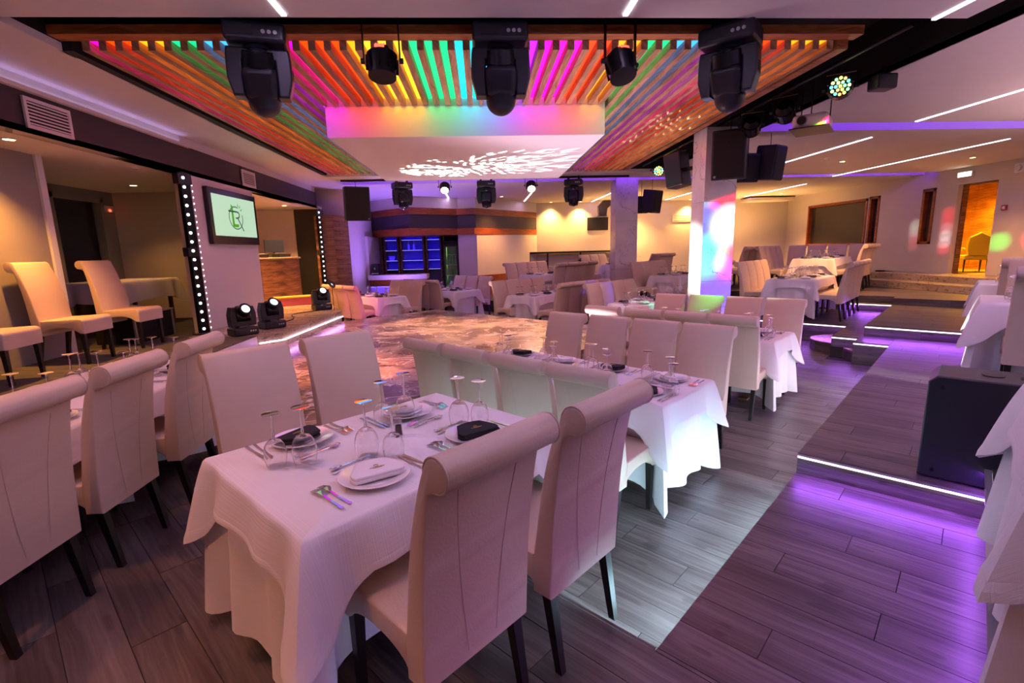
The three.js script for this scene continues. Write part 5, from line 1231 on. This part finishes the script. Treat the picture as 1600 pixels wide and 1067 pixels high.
// ================================================================== RIGHT-HAND WALL
{
  const e = thing('exit_sign', 'lit pale exit sign box above the lobby door', 'sign', [11.45, 3.24, -11.45]);
  part(e, 'sign_housing', rbox(0.06, 0.13, 0.36, 0.01), M.white); part(e, 'sign_face_light', box(0.008, 0.1, 0.33), glow([0.92, 1.0, 0.9], 2), [-0.032, 0, 0]);
  areaLight(0xe6ffe8, 2, 0.33, 0.1, [11.4, 3.24, -11.45], [10, 3.2, -11.45]);
  const f = thing('fire_alarm', 'small red fire alarm call point beside the lobby door', 'alarm', [11.48, 2.4, -10.48]);
  part(f, 'alarm_box', rbox(0.04, 0.11, 0.11, 0.008), M.red); part(f, 'glass_plate', box(0.004, 0.06, 0.06), M.white, [-0.021, 0, 0]);
  const s = thing('siren_box', 'white round alarm siren high on the wall beyond the lobby door', 'alarm', [11.46, 3.2, -10.25]);
  part(s, 'siren_base', rbox(0.07, 0.2, 0.2, 0.02), M.white); part(s, 'siren_dome', at(cyl(0.06, 0.07, 0.05, 20), 0, 0, 0, 0, 0, Math.PI / 2), M.ventWhite, [-0.05, 0, 0]);
  const d = thing('smoke_detector', 'small round smoke detector on the ceiling beside the violet lines', 'detector', [6.97, CEIL - 0.02, -9.94]);
  part(d, 'detector_base', cyl(0.06, 0.06, 0.02, 20), M.white, [0, 0.01, 0]); part(d, 'detector_dome', cyl(0.05, 0.03, 0.03, 20), M.ventWhite, [0, -0.015, 0]);
  // lobby: unseen lamp placed for its golden light, and yellow armchair
  const l = thing('unseen_lobby_light', 'unseen golden ceiling light placed to light the lobby', 'ceiling light', [12.9, 3.2, -12.0]);
  part(l, 'lamp_body', cyl(0.12, 0.12, 0.06, 20), M.white, [0, 0.02, 0]); part(l, 'lamp_glass', cyl(0.1, 0.1, 0.012, 20), LED.warm, [0, -0.018, 0]);
  spot(0xffb428, 60, [12.9, 3.14, -12.0], [12.9, 1, -12.1], 75, 0.8, 4);
  const a = thing('armchair', 'yellow upholstered armchair with dark carved frame in the lobby', 'armchair', [12.5, L6, -12.0], Math.PI - 0.5); a.scale.setScalar(0.86);
  part(a, 'seat', rbox(0.6, 0.14, 0.55, 0.05, 4), M.yellowLeather, [0, 0.42, 0.02]);
  const bs = new THREE.Shape(); bs.moveTo(-0.2, 0); bs.quadraticCurveTo(-0.3, 0.3, -0.22, 0.5); bs.quadraticCurveTo(-0.1, 0.55, 0, 0.62); bs.quadraticCurveTo(0.1, 0.55, 0.22, 0.5); bs.quadraticCurveTo(0.3, 0.3, 0.2, 0); bs.closePath();
  const bg = new THREE.ExtrudeGeometry(bs, { depth: 0.06, bevelEnabled: true, bevelThickness: 0.03, bevelSize: 0.02, bevelSegments: 3 });
  part(a, 'backrest', bg, M.yellowLeather, [0, 0.5, -0.3], [-0.12, 0, 0]);
  for (const k of [-1, 1]) { part(a, 'armrest', at(new THREE.CapsuleGeometry(0.05, 0.36, 4, 12), 0, 0, 0, Math.PI / 2), M.yellowLeather, [k * 0.3, 0.66, 0]); part(a, 'arm_post', box(0.04, 0.22, 0.04), M.leg, [k * 0.3, 0.52, 0.2]); for (const q of [-1, 1]) part(a, 'leg', cyl(0.028, 0.015, 0.36, 10), M.leg, [k * 0.26, 0.18, q * 0.24]); }
}

// ================================================================== FILL LAMPS ADDED OUT OF VIEW AND HIDDEN BEHIND THE FURNITURE
function uplight(x, y, z, color, k, where, ang = 62) {  // added fill: hidden floor lamps that brighten the ceilings and slats
  const t = thing('added_fill_uplight', 'added black fill uplight ' + where, 'lamp', [x, y, z]);
  part(t, 'housing', cyl(0.08, 0.09, 0.12, 20), M.blackMetal, [0, 0.06, 0]); part(t, 'lamp_glass', cyl(0.065, 0.065, 0.008, 20), LED.warm, [0, 0.122, 0]);
  spot(color, k, [x, y + 0.15, z], [x, y + 2, z], ang, 0.7, 4);
}
uplight(5.3, L3, -17.2, 0xffb868, 26, 'behind the far terrace chairs');
uplight(9.4, L4, -16.9, 0xffb868, 30, 'behind the window table');
uplight(7.0, L2, -12.2, 0xffc490, 22, 'behind the chairs of the lit steps table');
uplight(8.5, RP, -4.2, 0xf6c4c8, 60, 'on the side platform beyond the tables');
uplight(6.2, RP, -1.6, 0xf0c0d4, 60, 'on the side platform near the camera');
uplight(0.4, 0, -15.2, 0xd8a0e8, 30, 'behind the fridge table');
uplight(-2.4, 0, -14.4, 0x9a70ff, 26, 'behind the bar counter table');
uplight(...[W(-3.45, 4.62)].map(([x, z]) => [x, 0, z])[0], 0xf0c8e0, 18, 'between the chairs of the two long tables', 40);
uplight(...[W(-4.6, 7.25)].map(([x, z]) => [x, 0, z])[0], 0xf0c8e0, 13, 'behind the edge of the dance floor', 50);
uplight(...[W(-8.3, 7.3)].map(([x, z]) => [x, 0, z])[0], 0xf0c8e0, 13, 'behind the far corner of the dance floor', 50);
function fillPendant(x, z, where) {  // added fill above the view, brightens the near ceiling and front tables
  const t = thing('added_fill_pendant', 'added pink fill lamp hanging out of view ' + where, 'lamp', [x, 2.92, z]);
  part(t, 'dish', new THREE.LatheGeometry([[0.0005, -0.06], [0.3, -0.04], [0.42, 0.02], [0.41, 0.024], [0.29, -0.03], [0.0005, -0.05]].map(([r, h]) => new THREE.Vector2(r, h)), 32), M.white);
  part(t, 'cable', cyl(0.004, 0.004, 0.5, 6), M.black, [0, 0.23, 0]);
  part(t, 'lamp_disc', cyl(0.3, 0.3, 0.008, 28), glow([0.95, 0.75, 0.95], 4), [0, -0.02, 0]);
  const l = new THREE.RectAreaLight(0xc4b4ff, 25, 0.5, 0.5); l.position.set(x, 2.93, z); l.rotation.x = Math.PI / 2; l.castShadow = true; scene.add(l);
}
fillPendant(-1.5, -1.2, 'over the stage table'); fillPendant(0.9, -1.4, 'over the front platform'); fillPendant(3.0, -0.9, 'over the side platform');

// ------------------------------------------------------------------ shadows on everything, then draw
scene.traverse((o) => { if (o.isMesh) { o.castShadow = true; o.receiveShadow = true; } });
renderer.render(scene, camera);
